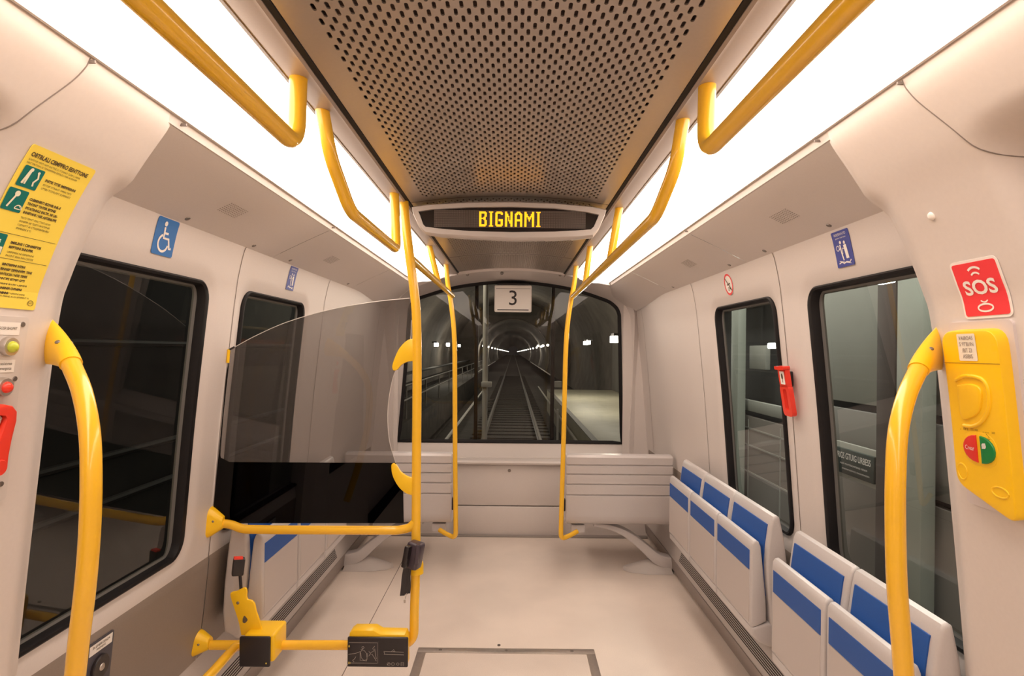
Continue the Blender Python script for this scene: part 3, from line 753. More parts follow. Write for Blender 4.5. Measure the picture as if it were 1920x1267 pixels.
# black reel box with yellow bracket on the lower rail
bx = empty('wheelchair_lock', A(480, 1220), label='black square box with upright yellow bracket on the lower partition rail', cat='wheelchair restraint')
c0_, c1_ = at(451, 1191, 2.33), at(508, 1248, 2.33)
cc = (c0_+c1_)/2; W_, H_ = c1_.x-c0_.x, c0_.z-c1_.z
MB().box(cc+Vector((0, -.006, 0)), (W_, .014, H_), .006, 3).build('black_cover', BLACK, bx)
MB().prism([(cc.x-W_/2+.004, cc.z-H_/2+.006), (cc.x+W_/2-.004, cc.z-H_/2+.006), (cc.x+W_/2-.004, cc.z+H_/2-.004), (cc.x-W_/2+.004, cc.z+H_/2-.004)], 2.331, 2.331+.001, bev=0).build('back_plate', YELP, bx)
MB().box(cc+Vector((.012, .066, .008)), (W_, .13, H_*.92), .010, 3).build('housing', YELP, bx)
br = catmull([Vector((u, v, 0)) for u, v in ((453, 1190), (448, 1165), (440, 1140), (433, 1118), (434, 1110), (445, 1107), (458, 1101), (463, 1106), (464, 1122), (472, 1125), (478, 1132), (481, 1146), (486, 1160), (492, 1180), (494, 1190))], 5)
P = [at(c.x, c.y, 2.38) for c in br]; MB().prism([(p.x, p.z) for p in P], 2.375, 2.387, bev=.003, seg=2).build('bracket', YELP, bx)
MB().disc(at(446, 1130, 2.375), (0, -1, 0), .006, .004, 14, dome=1).build('bolt', SCREW, bx)
hole = catmull([Vector((u, v, 0)) for u, v in ((455, 1160), (458, 1154), (463, 1159), (464, 1163), (459, 1168), (455, 1166), (455, 1160))], 3)
P = [at(c.x, c.y, 2.374) for c in hole]; MB().add([tuple(p) for p in P], [tuple(range(len(P)))]).build('cutout', mat('cutout_brown', (.12, .09, .06), .8), bx, smooth=False)
g = G(); g.rr(.0045, .006, .001, .046, -.042, 2); g.build('indicator', STICKY, pmap(cc+Vector((0, -.0131, 0)), (1, 0, 0), (0, 0, 1), (0, -1, 0)), .0006, bx)
# buckle on stalk
bu = empty('belt_buckle', at(452, 1100, 2.40), label='black seat belt buckle with red button rising above the yellow bracket', cat='buckle')
MB().tube([at(452, 1106, 2.40), at(450, 1076, 2.41)], .006, 10).build('stalk', BLACK, bu)
rot = Matrix.Rotation(math.radians(6), 4, 'Y') @ Matrix.Rotation(math.radians(28), 4, 'Z')
MB().box(at(447, 1062, 2.41), (.044, .030, .070), .006, 2, rot).build('body', BLACK, bu)
MB().box(at(447, 1045.5, 2.405), (.034, .022, .008), .002, 2, rot).build('release_button', RED, bu)
# buckle holder on the pole
bh = empty('belt_holder', at(775, 1050, YP), label='dark purple belt holder clipped to the partition pole with hanging straps', cat='belt holder')
rot = Matrix.Rotation(math.radians(10), 4, 'Y') @ Matrix.Rotation(math.radians(-18), 4, 'Z')
MB().box(at(777, 1040, 2.375), (.060, .055, .105), .012, 3, rot).build('body', BUCK, bh)
MB().box(at(764, 1042, 2.35), (.022, .045, .085), .006, 2, rot).build('jaw', BLACK, bh)
MB().prism([(at(u, v, 2.36).x, at(u, v, 2.36).z) for u, v in ((783, 1016), (789, 1017), (786, 1052), (779, 1052))], 2.325, 2.35, bev=.003).build('ridge', BUCK, bh)
MB().disc(at(780, 1074, YP), (0, 0, 1), .030, .045, 24).build('collar', YELP, bh)
st = MB()
for k, (du, dy) in enumerate(((0, 0), (3, .008), (6, .014))):
    pa = catmull([at(764+du, 1050, 2.36+dy), at(758+du*1.2, 1078, 2.355+dy), at(756+du*1.6, 1100, 2.355+dy), at(754+du*1.7, 1117-k*2, 2.355+dy)], 6)
    st.loft([[p+Vector((-.009, 0, 0)), p+Vector((.009, .004, 0)), p+Vector((.009, .0065, 0)), p+Vector((-.009, .0025, 0))] for p in pa]); 
st.build('straps', BLACK, bh)
MB().tube([at(762, 1112, 2.36), at(760, 1122, 2.36)], .0015, 6).disc(at(759, 1124, 2.36), (0, 0, -1), .004, .012, 10).build('metal_tip', STEEL, bh)
# instruction board
ib = empty('instruction_board', at(708, 1222, 2.34), label='black instruction board with white drawings on yellow mount, lower partition rail', cat='sign')
a_, b_ = at(652, 1193, 2.33), at(765, 1250, 2.33); ic = (a_+b_)/2; iw, ih = b_.x-a_.x, a_.z-b_.z
MB().box(ic, (iw, .012, ih), .005, 3).build('board', BLACK, ib)
ym = [(655, 1196), (657, 1184), (664, 1179), (702, 1179), (714, 1186), (760, 1187), (764, 1196), (764, 1246), (655, 1246)]
P = [at(u, v, 2.35) for u, v in ym]; MB().prism([(p.x, p.z) for p in P], 2.337, 2.40, bev=.004, seg=2).build('mount', YELP, ib)
im = pmap(ic+Vector((0, -.0062, 0)), (1, 0, 0), (0, 0, 1), (0, -1, 0)); s0 = iw/113.0
def ipx(u, v): return ((u-708.5)*s0, (1221.5-v)*s0)
MB().box(ic+Vector((-.049, -.006, .0)), (.112, .004, .086), .0015).build('raised_field', mat('board_field', (.03, .024, .026), .4), ib)
g = G()
def pl2(L, w_=.0011, closed=False): g.stroke([ipx(*q) for q in L], w_, closed)
pl2([(656, 1202), (709, 1202), (709, 1240), (656, 1240)], .0009)
g.ring(*ipx(682, 1211), .004, .0011)
pl2([(682, 1213), (679, 1218), (668, 1222), (655, 1224)]); pl2([(678, 1215), (684, 1216), (689, 1222), (690, 1233), (684, 1235), (679, 1230), (678, 1220)])
pl2([(677, 1220), (677, 1235), (689, 1236), (691, 1221)]); pl2([(669, 1228), (667, 1232), (663, 1235), (666, 1238)])
pl2([(704, 1208), (700, 1213), (703, 1217), (697, 1220), (694, 1225), (699, 1223), (703, 1229), (707, 1236)]); pl2([(693, 1218), (696, 1222), (693, 1227)]); pl2([(704, 1213), (705, 1222), (707, 1232)])
pl2([(721, 1218), (758, 1219)]); pl2([(721, 1223), (758, 1224)], .0014); pl2([(721, 1218), (722, 1222)]); pl2([(735, 1218), (739, 1214), (742, 1218), (738, 1217)])
for (u, rr) in ((730, .006), (738, .006), (747, .005)): g.ring(*ipx(u, 1241), rr, .0008, rr*.85)
pl2([(727, 1243), (732, 1239)]); pl2([(753, 1238), (758, 1238), (758, 1244), (753, 1244)], .0009, True); pl2([(753, 1241), (758, 1241)])
g.build('drawing', mat('print_grey_white', (.50, .46, .42), .5), im, .0062, ib)
for ch, v in (('8', 1209), ('D', 1240)): G().text(ch, .012, *ipx(655, v)).build('yellow_print', STICKY, im, .0066, ib)

# ------------------------------------------------------------------ station display BIGNAMI
YD = 2.44
dp = empty('station_display', (0, YD, 2.13), label='ceiling display with orange dot letters reading BIGNAMI in pale curved housing', cat='display')
def hull(pts, y): return [at(u, v, y) for u, v in pts]
h_out = [(772, 388), (800, 383), (880, 378), (960, 377), (1040, 380), (1110, 387), (1137, 393), (1134, 404), (1122, 432), (1112, 444), (1085, 447), (1040, 449), (960, 450), (880, 446), (820, 442), (797, 438), (785, 424), (775, 402)]
h_in = [(784, 396), (810, 392), (880, 388), (960, 387), (1040, 390), (1100, 397), (1123, 402), (1121, 408), (1114, 424), (1108, 430), (1080, 432), (1040, 434), (960, 435), (880, 433), (830, 429), (798, 425), (793, 420), (787, 402)]
back = hull(h_out, 2.44); back = [Vector((p.x*.98, 2.56, min(p.z+.015, 2.205))) for p in back]
fo = hull(h_out, YD); fo2 = [Vector((p.x*.992, YD-.012, p.z*.9+.1*2.128)) for p in fo]
fi = [at(u, v, YD-.012) for u, v in h_in]; fb = [at(u, v, YD-.012)+Vector((0, .016, 0)) for u, v in h_in]
hm = MB(); hm.loft([back, [p+Vector((0, .03, .0)) for p in fo], fo, fo2, fi, fb]); hm.build('housing', mat('display_housing', (.60, .56, .54), .4), dp)
MB().add([tuple(p+Vector((0, -.001, 0))) for p in fb], [tuple(range(len(fb)))]).build('screen', mat('screen_black', (.010, .006, .006), .2), dp, smooth=False)
ds = (at(1017, 410, YD).x-at(895, 410, YD).x)/60.5       # dot pitch
oc = at(956, 411, YD)+Vector((0, -.0005, 0)); dm = pmap(oc, (1, 0, 0), (0, 0, 1), (0, -1, 0))
g = G(); g.rr(ds*141, ds*16.4, .001, 0, 0, 3); g.build('dot_matrix_board', mat('matrix_board', (.035, .026, .024), .5), dm, .0002, dp)
glyph = {'B': ["######.", "#######", "##...##", "##...##", "##...##", "##..##.", "######.", "##..##.", "##...##", "##...##", "##...##", "##...##", "#######", "######."],
 'I': ["####", ".##.", ".##.", ".##.", ".##.", ".##.", ".##.", ".##.", ".##.", ".##.", ".##.", ".##.", ".##.", "####"],
 'G': [".#####.", "#######", "##...##", "##.....", "##.....", "##.....", "##.....", "##.####", "##.####", "##...##", "##...##", "##...##", "#######", ".#####."],
 'N': ["##...##", "##...##", "###..##", "###..##", "####.##", "##.#.##", "##.#.##", "##.#.##", "##.####", "##..###", "##..###", "##...##", "##...##", "##...##"],
 'A': ["..###..", ".#####.", "###.###", "##...##", "##...##", "##...##", "##...##", "#######", "#######", "##...##", "##...##", "##...##", "##...##", "##...##"],
 'M': ["##.....##", "##.....##", "###...###", "###...###", "####.####", "##.###.##", "##.###.##", "##..#..##", "##..#..##", "##.....##", "##.....##", "##.....##", "##.....##", "##.....##"]}
lit = set(); x = 0
for ch in 'BIGNAMI':
    gl_ = glyph[ch]
    for r_, row in enumerate(gl_):
        for c_, q in enumerate(row):
            if q == '#': lit.add((x+c_, 13-r_))
    x += len(gl_[0])+(2 if ch != 'N' else 2)
tw = x-2; ox = round(141/2-tw/2)
g1, g2 = G(), G()
for i in range(141):
    for j in range(16):
        px_, py_ = (i-70)*ds, (j-7.5)*ds
        on = (i-ox, j-1) in lit; h = ds*(.47 if on else .27)
        (g1 if on else g2).poly([(px_-h, py_-h), (px_+h, py_-h), (px_+h, py_+h), (px_-h, py_+h)])
g1.build('lit_letters', emission('led_orange', (1.0, .38, .012), 2.4), dm, .0016, dp)
g2.build('unlit_dots', mat('unlit_dots', (.26, .21, .18), .5), dm, .0010, dp)

# ------------------------------------------------------------------ stickers and signs on the walls
def sticker(name, label, m_, side, prof, y, z, w_, h, r, rot=0, group=None, cat='sticker', border=None, xoff=0):
    f = smap(side, prof, y, z, rot, xoff); o = empty(name, f(0, 0, 0), label=label, cat=cat, group=group)
    if border: G().rr(w_+border, h+border, r+border/2).build('border', WHITE, f, .0022, o, thick=.0012); off = .0032
    else: off = .0022
    G().rr(w_, h, r).build('sheet', m_, f, off, o, thick=.0012)
    return o, f, off+.0008
# wheelchair sticker
o, f, t = sticker('wheelchair_sticker', 'light blue sticker with white wheelchair symbol above the large left window', STICKB, -1, WP, 1.895, 1.945, .112, .118, .008)
g = G(); g.dot(-.012, .041, .008); g.stroke([(-.012, .03), (-.009, -.004), (.018, -.004), (.030, -.034), (.040, -.031)], .0085)
g.stroke([(-.011, .012), (.012, .012)], .007); g.arc(-.006, -.020, .026, 110, 350, .0075); g.build('symbol', WHITE, f, t, o)
def prio(side, y, z, label):
    o, f, t = sticker('seat_sticker', label, STICKN, side, WP, y, z, .098, .118, .005, group='dark blue priority seat stickers')
    g = G(); g.text('RISERVATO', .012, 0, .047, 'CENTER', width=.066); g.text('posto riservato', .007, 0, .036, 'CENTER', width=.06)
    g.ring(-.027, .004, .008, .0025); g.dot(-.008, .021, .0055); g.stroke([(-.012, .014), (-.010, -.012), (-.004, -.038)], .006); g.stroke([(-.010, .004), (-.024, -.003)], .003)
    g.dot(.014, .018, .0055); g.poly([(.006, .010), (.022, .012), (.028, -.034), (.012, -.034)]); g.stroke([(.010, -.002), (-.002, .002), (-.004, -.018)], .003)
    g.stroke([(-.034, -.046), (-.018, -.042), (-.006, -.048), (.010, -.044), (.026, -.048), (.036, -.040)], .004); g.stroke([(-.03, -.038), (.034, -.052)], .002)
    g.build('pictogram', WHITE, f, t, o)
prio(-1, 2.98, 1.945, 'small dark blue priority seat sticker above the left window behind the partition')
prio(1, 1.94, 1.94, 'dark blue priority seat sticker above the large right window')
# no smoking disc
f = smap(1, WP, 2.97, 1.937); o = empty('prohibition_sticker', f(0, 0, 0), label='round white sticker with red ring, forbidding sign above the small right window', cat='sticker')
G().dot(0, 0, .055, n=32).build('sheet', WHITE, f, .0022, o, thick=.0012)
G().ring(0, 0, .049, .010).build('red_ring', STICKR, f, .003, o)
g = G(); g.stroke([(-.034, .034), (.034, -.034)], .007); g.stroke([(-.02, -.002), (.022, .004)], .006); g.ring(-.004, -.022, .008, .003); g.dot(.014, -.02, .006); g.build('symbol', INK, f, .0034, o)
# yellow notice on the left pillar
o, f, t = sticker('yellow_notice', 'large yellow notice with dark text and green pictures on the left door pillar', STICKY, -1, PP, 1.225, 1.835, .172, .335, .006, cat='notice')
g = G(); W2 = .086
g.text('OBTBLALI CBMPPRO EENTTOINE', .0125, -.078, .148, width=.150, bold=.0004)
g.text('ILAMTIVE MPITI NIMI INCTND LI TOMINO CLBIE LI NIINE', .0058, -.078, .137, width=.135); g.text('NNCTIRITINN AI TIMNIMIMINI BIIMILILI I PIIR NI IINNMI', .0058, -.078, .130, width=.130)
def para(x, y, lines, sz, lead, bold=0.0):
    for k, (s_t, w_) in enumerate(lines): g.text(s_t, sz, x, y-k*lead, width=w_, bold=bold)
para(-.018, .108, [('INITIE TITIE IMIPIPIIIINNI', .082)], .0078, .009, .0003)
para(-.018, .098, [('PITTIIIP TITNINTI TPPIIN TIPTI', .076), ('LPTIRI TITIMLPIPT IILPIPIINITI', .078)], .0062, .0078)
para(-.030, .062, [('CLBMINIRTI BIZIVIB INIL-E', .082), ('TINTINT TINTIIR BITINIE', .074), ('IPITAITININLE IINLTPL NII LIRI-', .084), ('INNIITANI / NIE AIITIIINLPPE', .086)], .0074, .0095, .0003)
para(-.030, .022, [('TINTII TIPPITT IPINI CTINTI INI IIN', .076), ('IINNIFIPI NII TILIPTI IANITIPNIR', .078), ('I LIFINITT AI CTIVIIPRBIFBNIRLI', .080), ('IPIMININI II TI', .036)], .0060, .0078)
para(-.028, -.032, [('IMIILINII I CIINMIIPTIII', .076), ('IIIPPTIINI INNVPIR', .060)], .0074, .0095, .0003)
para(-.028, -.052, [('UIIIPIMINI NI IIIIFI/PINNI', .066), ('PNTINT IRINI INN CIIITIFE', .068)], .0060, .0078)
para(-.028, -.078, [('BINTIIIPINI NTINI', .056), ('BINNIIP TIPFINIVPPI  TINE', .078), ('INNTLICIIS I NITE TIPIPE', .070), ('INNNTIPE IIITPIIPI GPTI', .068), ('TIPNIEINI IBTIIVI CIIIFIIPII', .078), ('LIFIR INIIINIFI CVFNIPNI', .068), ('R I IIFNINNI', .036)], .0068, .0098, .0003)
para(-.078, -.126, [('LIIVIIINII LI NII NINIII', .060)], .0058, .0078)
para(-.078, -.137, [('CINIPII INPIITII FNPNINITIT NPIPINT NPPIPNI INFIIII', .128), ('PINIPIINII CPPIIIINLI CILIIPFI PIIIINE AI FII IIPFIPIINT FI', .140)], .0052, .0066)
para(-.078, -.157, [('II TIIIPNIPPI IINII', .05)], .0052, .0066)
g.ring(.070, -.153, .0075, .0011, .0055); g.text('FAD', .0058, .0635, -.153, width=.012)
g.stroke([(-.080, .0 -.015), (.080, -.015)], .0009); g.stroke([(-.080, -.066), (.080, -.066)], .0009)
g.build('lettering', INK, f, t, o)
for (x, y, w_, h) in ((-.052, .103, .048, .044), (-.060, .052, .046, .046), (-.062, -.040, .044, .044), (-.060, -.100, .040, .044)): G().rr(w_, h, .003, x, y, 4).build('green_picture', STICKG, f, t, o)
pics = [G() for _ in range(4)]; g = pics[0]
g.stroke([(-.066, .088), (-.060, .118)], .005); g.stroke([(-.060, .088), (-.058, .118)], .004); g.dot(-.058, .119, .004); g.stroke([(-.040, .116), (-.036, .106), (-.042, .096), (-.040, .088)], .004); g.dot(-.040, .117, .003)
g = pics[1]; g.stroke([(-.072, .036), (-.062, .064)], .004); g.dot(-.061, .066, .006); g.arc(-.046, .036, .008, 0, 180, .002); g.stroke([(-.054, .036), (-.038, .036), (-.046, .044)], .002)
g = pics[2]; g.rr(.009, .014, .002, -.078, -.052, 3); g.rr(.010, .016, .002, -.047, -.052, 3); g.stroke([(-.066, -.055), (-.068, -.028)], .004); g.stroke([(-.064, -.055), (-.058, -.036), (-.052, -.030)], .003); g.ring(-.056, -.036, .004, .0015)
g = pics[3]; g.rr(.012, .018, .002, -.048, -.108, 3); g.dot(-.058, -.090, .004); g.stroke([(-.070, -.118), (-.064, -.095)], .004)
for g in pics: g.build('white_drawing', mat('print_cream', (.80, .78, .60), .5), f, t+.0006, o)
# red SOS sticker
o, f, t = sticker('sos_sticker', 'red sticker with white letters SOS and arcs above the yellow intercom', STICKR, 1, PP, 1.270, 1.742, .118, .118, .006, border=.012, rot=math.radians(0))
g = G(); g.text('SOS', .044, 0, .002, 'CENTER', width=.088, bold=.0012)
g.arc(0, .022, .014, 40, 140, .004); g.arc(0, .024, .024, 48, 132, .005); g.arc(0, -.018, .012, 220, 320, .003); g.ring(0, -.042, .020, .004, .008)
g.build('lettering', WHITE, f, t, o)

# ------------------------------------------------------------------ yellow intercom on the right pillar
ic_y, ic_z = 1.300, 1.463
f = smap(1, PP, ic_y, ic_z); itc = empty('intercom', f(0, 0, 0), label='tall yellow emergency intercom with red and green buttons on right door pillar', cat='intercom')
G().rr(.178, .415, .012, .004, .006).build('backplate', mat('intercom_plate', (.66, .60, .60), .4), f, .006, itc, thick=.008)
body = [(-.080, .190), (-.070, .197), (.060, .197), (.076, .185), (.080, .10), (.080, -.175), (.070, -.196), (.045, -.188), (-.070, -.155), (-.080, -.14)]
def rounded(pts, rads):
    o = []; n = len(pts)
    for i in range(n):
        a, b, c = Vector(pts[i-1]), Vector(pts[i]), Vector(pts[(i+1) % n]); r = rads[i]
        p0 = b+(a-b).normalized()*r; p1 = b+(c-b).normalized()*r
        for k in range(6): t = k/5; o.append(tuple(p0*(1-t)**2+b*2*t*(1-t)+p1*t*t))
    return o
body = rounded([(-.080, .197), (.078, .197), (.080, -.206), (-.080, -.152)], [.034, .036, .028, .028])
def slab(pts, off, thick, m_, name, parent, bev=.005, f_=None):
    f_ = f_ or f
    P0 = dens([tuple(p) for p in pts], .02); P0 = [(a, b) for a, b in P0]
    cx = sum(p[0] for p in P0)/len(P0); cy = sum(p[1] for p in P0)/len(P0)
    sh = [(a-(a-cx)/max(.001, math.hypot(a-cx, b-cy))*bev, b-(b-cy)/max(.001, math.hypot(a-cx, b-cy))*bev) for a, b in P0]
    mb = MB(); mb.loft([[f_(a, b, off-thick) for a, b in P0], [f_(a, b, off-bev*.7) for a, b in P0], [f_(a*.6+c_*.4, b*.6+d_*.4, off-bev*.15) for (a, b), (c_, d_) in zip(P0, sh)], [f_(a, b, off) for a, b in sh]])
    V_, F_ = sheet(sh, [], (.016, .016)); mb.add([f_(a, b, off) for a, b in V_], F_)
    b = bmesh.new(); vv = [b.verts.new(p) for p in mb.v]
    for q in mb.f:
        try: b.faces.new([vv[i] for i in q])
        except ValueError: pass
    bmesh.ops.remove_doubles(b, verts=b.verts, dist=1e-5); mb = MB(); mb.bm(b)
    return mb.build(name, m_, parent)
slab(body, .030, .025, YELP, 'body', itc)
g = G(); g.stroke([(-.079, .125), (.079, .125)], .0014); g.build('lid_joint', mat('joint_ochre', (.35, .20, .01), .6), f, .0308, itc)
# speaker moulding: raised D
cD = [(-.050, .085), (-.02, .096), (.025, .092), (.040, .07), (.036, .03), (.015, 0), (-.012, -.014), (-.040, -.016)]
C = catmull([Vector((a, b, 0)) for a, b in cD], 5)
m_ = MB(); m_.tube([f(p.x, p.y, .030) for p in C], .0045, 10); m_.build('speaker_ridge', YELP, itc)
g = catmull([Vector((a, b, 0)) for a, b in ((-.046, .074), (-.01, .080), (.018, .074), (.022, .055), (.012, .022), (-.01, .006), (-.04, .0), (-.046, .04), (-.046, .074))], 4)
slab([(p.x, p.y) for p in g][:-1], .034, .006, YELP, 'speaker_cover', itc, .004)
f3 = f
def half(sgn): return [(sgn*.004, .030)]+[(sgn*(.004+.038*math.sin(t)), .030*math.cos(t)) for t in [PI*k/10 for k in range(1, 10)]]+[(sgn*.004, -.030)]
fb_ = smap(1, PP, ic_y, ic_z-.062)
slab([(a*1.12, b*1.12) for a, b in rrect(.088, .066, .03, 6)], .0306, .003, YELP, 'button_rim', itc, .002, fb_)
slab([(a-.002, b) for a, b in half(-1)], .0345, .006, mat('red_button', (.75, .04, .03), .3), 'red_button', itc, .003, fb_)
slab([(a+.002, b) for a, b in half(1)], .0345, .006, GREENB, 'green_button', itc, .003, fb_)
G().text('Crear', .014, -.036, .0, width=.026).build('red_button_print', WHITE, fb_, .0352, itc)
g = G(); g.dot(.018, .010, .006); g.stroke([(.013, .004), (.022, .016)], .003); g.build('green_button_print', WHITE, fb_, .0352, itc)
G().rr(.052, .060, .003, -.004, .160).build('label', mat('label_paper', (.80, .74, .62), .5), f, .0308, itc)
g = G()
for k, s_t in enumerate(('VAIBOAS', 'S 9TBI/IN', '/BIT 23', 'ASIBIS')): g.text(s_t, .0125, -.004, .180-.0135*k, 'CENTER', width=.040 if k < 2 else .028)
g.build('lettering', mat('label_ink', (.25, .20, .18), .6), f, .0314, itc)
g = G(); g.text('. m ==  --- =', .012, -.052, -.022, width=.098); g.stroke([(.022, -.026), (.030, -.032), (.022, -.038), (.032, -.036)], .0015); g.build('engraving', mat('joint_ochre', (.35, .20, .01), .6), f, .0308, itc)
for (a, b, ra, rb) in ((-.058, -.122, .014, .018), (.044, -.146, .022, .011)):
    m_ = MB(); m_.tube([f(a+ra*math.cos(t), b+rb*math.sin(t), .0295) for t in [2*PI*k/20 for k in range(21)]], .0022, 8, cap=False); m_.build('mould_mark', YELP, itc)
# white button cap on the right pillar
f = smap(1, PP, 1.325, 1.905); o = MB().disc(f(0, 0, .0), (f(0, 0, 1)-f(0, 0, 0)), .0095, .006, 20, dome=1).build('round_cap', WHITE)
tag(o, 'small round white cap on the right door pillar above the red sticker', 'cap')

# ------------------------------------------------------------------ control panel on the left pillar
cy_, cz_ = 1.195, 1.465
f = smap(-1, PP, cy_, cz_); cp = empty('door_control_panel', f(0, 0, 0), label='pale control panel with two buttons and labels on the left door pillar', cat='control panel')
G().rr(.205, .395, .010).build('plate', mat('control_plate', (.64, .59, .56), .4), f, .005, cp, thick=.007)
for (a, b) in ((.090, .182), (.090, .065), (.088, -.160)): MB().disc(f(a-.003, b, .0045), f(0, 0, 1)-f(0, 0, 0), .0055, .0025, 14).build('screw', SCREW, cp)
nrm = f(0, 0, 1)-f(0, 0, 0)
for (b, m2, nm) in ((.135, mat('button_yellow_green', (.55, .62, .05), .3), 'green_button'), (.050, RED, 'red_button')):
    rb = MB(); rb.disc(f(.055, b, .005), nrm, .020, .012, 24); o = rb.build('button_collar', STEEL, cp)
    MB().disc(f(.055, b, .012), nrm, .0125, .016, 20, dome=1).build(nm, m2, cp)
for b, tx in ((.172, ('GCISR BAUMIT',)), (.093, ('Emissione', 'ica di emergenza'))):
    G().rr(.062, .027, .001, .050, b).build('label', WHITE, f, .0060, cp)
    g = G()
    for k, s_t in enumerate(tx): g.text(s_t, .0085 if k == 0 else .009, .050, b+(.005 if len(tx) > 1 else 0)-k*.010, 'CENTER', width=.046)
    g.build('lettering', INK, f, .0066, cp)
hx = [(.025, .012), (.045, .016), (.062, .012), (.074, .0), (.076, -.02), (.070, -.06), (.066, -.095), (.066, -.118), (.054, -.132), (.036, -.134), (.024, -.124), (.020, -.108), (.030, -.075), (.044, -.04), (.052, -.012), (.046, -.003), (.028, .0)]
slab(hx, .030, .018, RED, 'pull_lever', cp, .004)
MB().disc(f(.045, -.115, .028), nrm, .0165, .006, 24).build('lever_pivot', RED, cp)
slab([(-.03, -.006), (.044, -.006), (.050, -.012), (.028, -.09), (.016, -.10), (-.03, -.10)], .022, .018, mat('control_plate', (.64, .59, .56), .4), 'lever_guard', cp, .005)
# socket plate on the left lower panel
f = smap(-1, WP, 1.79, .68); o = empty('socket_plate', f(0, 0, 0), label='small dark plate with round black button low on the brown left panel', cat='plate')
G().rr(.115, .15, .006, 0, -.02).build('plate', mat('plate_slate', (.06, .06, .08), .4), f, .009, o, thick=.004)
G().rr(.10, .030, .002, 0, .035).build('label', WHITE, f, .010, o)
g = G(); g.text('IN EMERGENZA', .011, 0, .040, 'CENTER', width=.075); g.text('PREMERE', .009, 0, .029, 'CENTER', width=.04); g.build('lettering', INK, f, .0106, o)
MB().disc(f(0, -.03, .009), f(0, 0, 1)-f(0, 0, 0), .036, .010, 28).build('bezel', BLACK, o)
MB().disc(f(0, -.03, .018), f(0, 0, 1)-f(0, 0, 0), .011, .006, 20, dome=1).build('button', STEEL, o)

# ------------------------------------------------------------------ red hammer holder on the right wall
hc = smap(1, WP, 2.40, 1.455, 0, .0); hm_ = empty('emergency_hammer', hc(0, 0, 0), label='red emergency hammer in black clip between the two right windows', cat='hammer')
MB().box(hc(-.02, .045, .008), (.02, .05, .06), .004).build('clip', BLACK, hm_)
hp = pmap(hc(0, 0, .02), (0, -1, 0), hc(0, 1, 0)-hc(0, 0, 0), hc(0, 0, 1)-hc(0, 0, 0))
def plate2(pts, hole=None, t=.018, m_=RED, nm='handle'):
    mb = MB(); n = len(pts)
    if hole:
        mb.loft([[hp(a, b, 0) for a, b in hole], [hp(a, b, 0) for a, b in pts], [hp(a, b, t) for a, b in pts], [hp(a, b, t) for a, b in hole], [hp(a, b, 0) for a, b in hole]])
    else:
        mb.loft([[hp(a, b, 0) for a, b in pts], [hp(a, b, t) for a, b in pts]]); mb.add([hp(a, b, t) for a, b in pts], [tuple(range(n))]); mb.add([hp(a, b, 0) for a, b in pts], [tuple(range(n))])
    return mb.build(nm, m_, hm_)
plate2(rrect(.078, .125, .018, 5, 0, -.04), rrect(.032, .085, .010, 5, 0, -.036))
plate2(rrect(.068, .075, .006, 5, 0, .052), nm='head_cover')
plate2(rrect(.080, .014, .005, 5, 0, .092), t=.028, nm='top_cap')
g = G(); g.rr(.040, .052, .002, 0, .052); g.build('window_label', WHITE, hp, .0188, hm_)
g = G(); g.dot(0, .058, .008, .012); g.stroke([(0, .05), (0, .034)], .004); g.build('print', INK, hp, .0194, hm_)

# ------------------------------------------------------------------ outside: tunnel, track, platform
CONC = mat('tunnel_concrete', (.115, .10, .083), .85, noise=.25, nscale=1.3, bump=.3)
CONC2 = mat('trackbed_concrete', (.060, .052, .044), .85, noise=.3, nscale=3, bump=.3)
tn = MB(); R = 4.3
def vault(cx, cz, r, y0, y1, a0=-25, a1=205, n=30):
    angs = [math.radians(a0+(a1-a0)*k/n) for k in range(n+1)]
    return lambda mb: mb.grid(lambda y, a: (cx+r*math.cos(a), y, cz+r*math.sin(a)), [y0+(y1-y0)*k/8 for k in range(9)], angs)
vault(0, 1.0, R, 5.7, 45)(tn); vault(0, 1.2, 2.75, 45, 330)(tn)
# portal face between the wide hall and the bore
angs = [math.radians(-25+230*k/30) for k in range(31)]
tn.grid(lambda r, a: (r*math.cos(a), 45, 1.0+(.2 if r < 3 else 0)+r*math.sin(a)), [2.75, R], angs)
tun = tn.build('tunnel_lining', CONC); tag(tun, kind='structure')
rg = MB(); rg.tube([(2.72*math.cos(a), 44.9, 1.2+2.72*math.sin(a)) for a in angs], .07, 8); rg.build('portal_ring', mat('portal_ring', (.16, .14, .12), .8), tun)
tb = MB(); tb.grid(lambda x, y: (x, y, -.88), [-4.4, 4.4], [5.6, 330]); trk = tb.build('track_bed', CONC2, smooth=False); tag(trk, kind='structure')
slp = MB()
for k in range(70): slp.box((0, 6.5+k*.75, -.865), (2.3, .26, .04))
slp.build('sleepers', mat('sleeper', (.052, .045, .04), .9), trk)
for s_ in (-1, 1):
    r_ = MB(); r_.prism([(s_*.757-.035, -.70), (s_*.757+.035, -.70), (s_*.757+.035, -.74), (s_*.757+.01, -.75), (s_*.757+.06, -.80), (s_*.757-.06, -.80), (s_*.757-.01, -.75), (s_*.757-.035, -.74)], 5.7, 330)
    tag(r_.build('track_rail', mat('rail_steel', (.12, .105, .09), .5, metal=.2)), 'steel running rail on the %s of the track beyond the front window' % ('right' if s_ > 0 else 'left'), 'rail', 'running rails of the track')
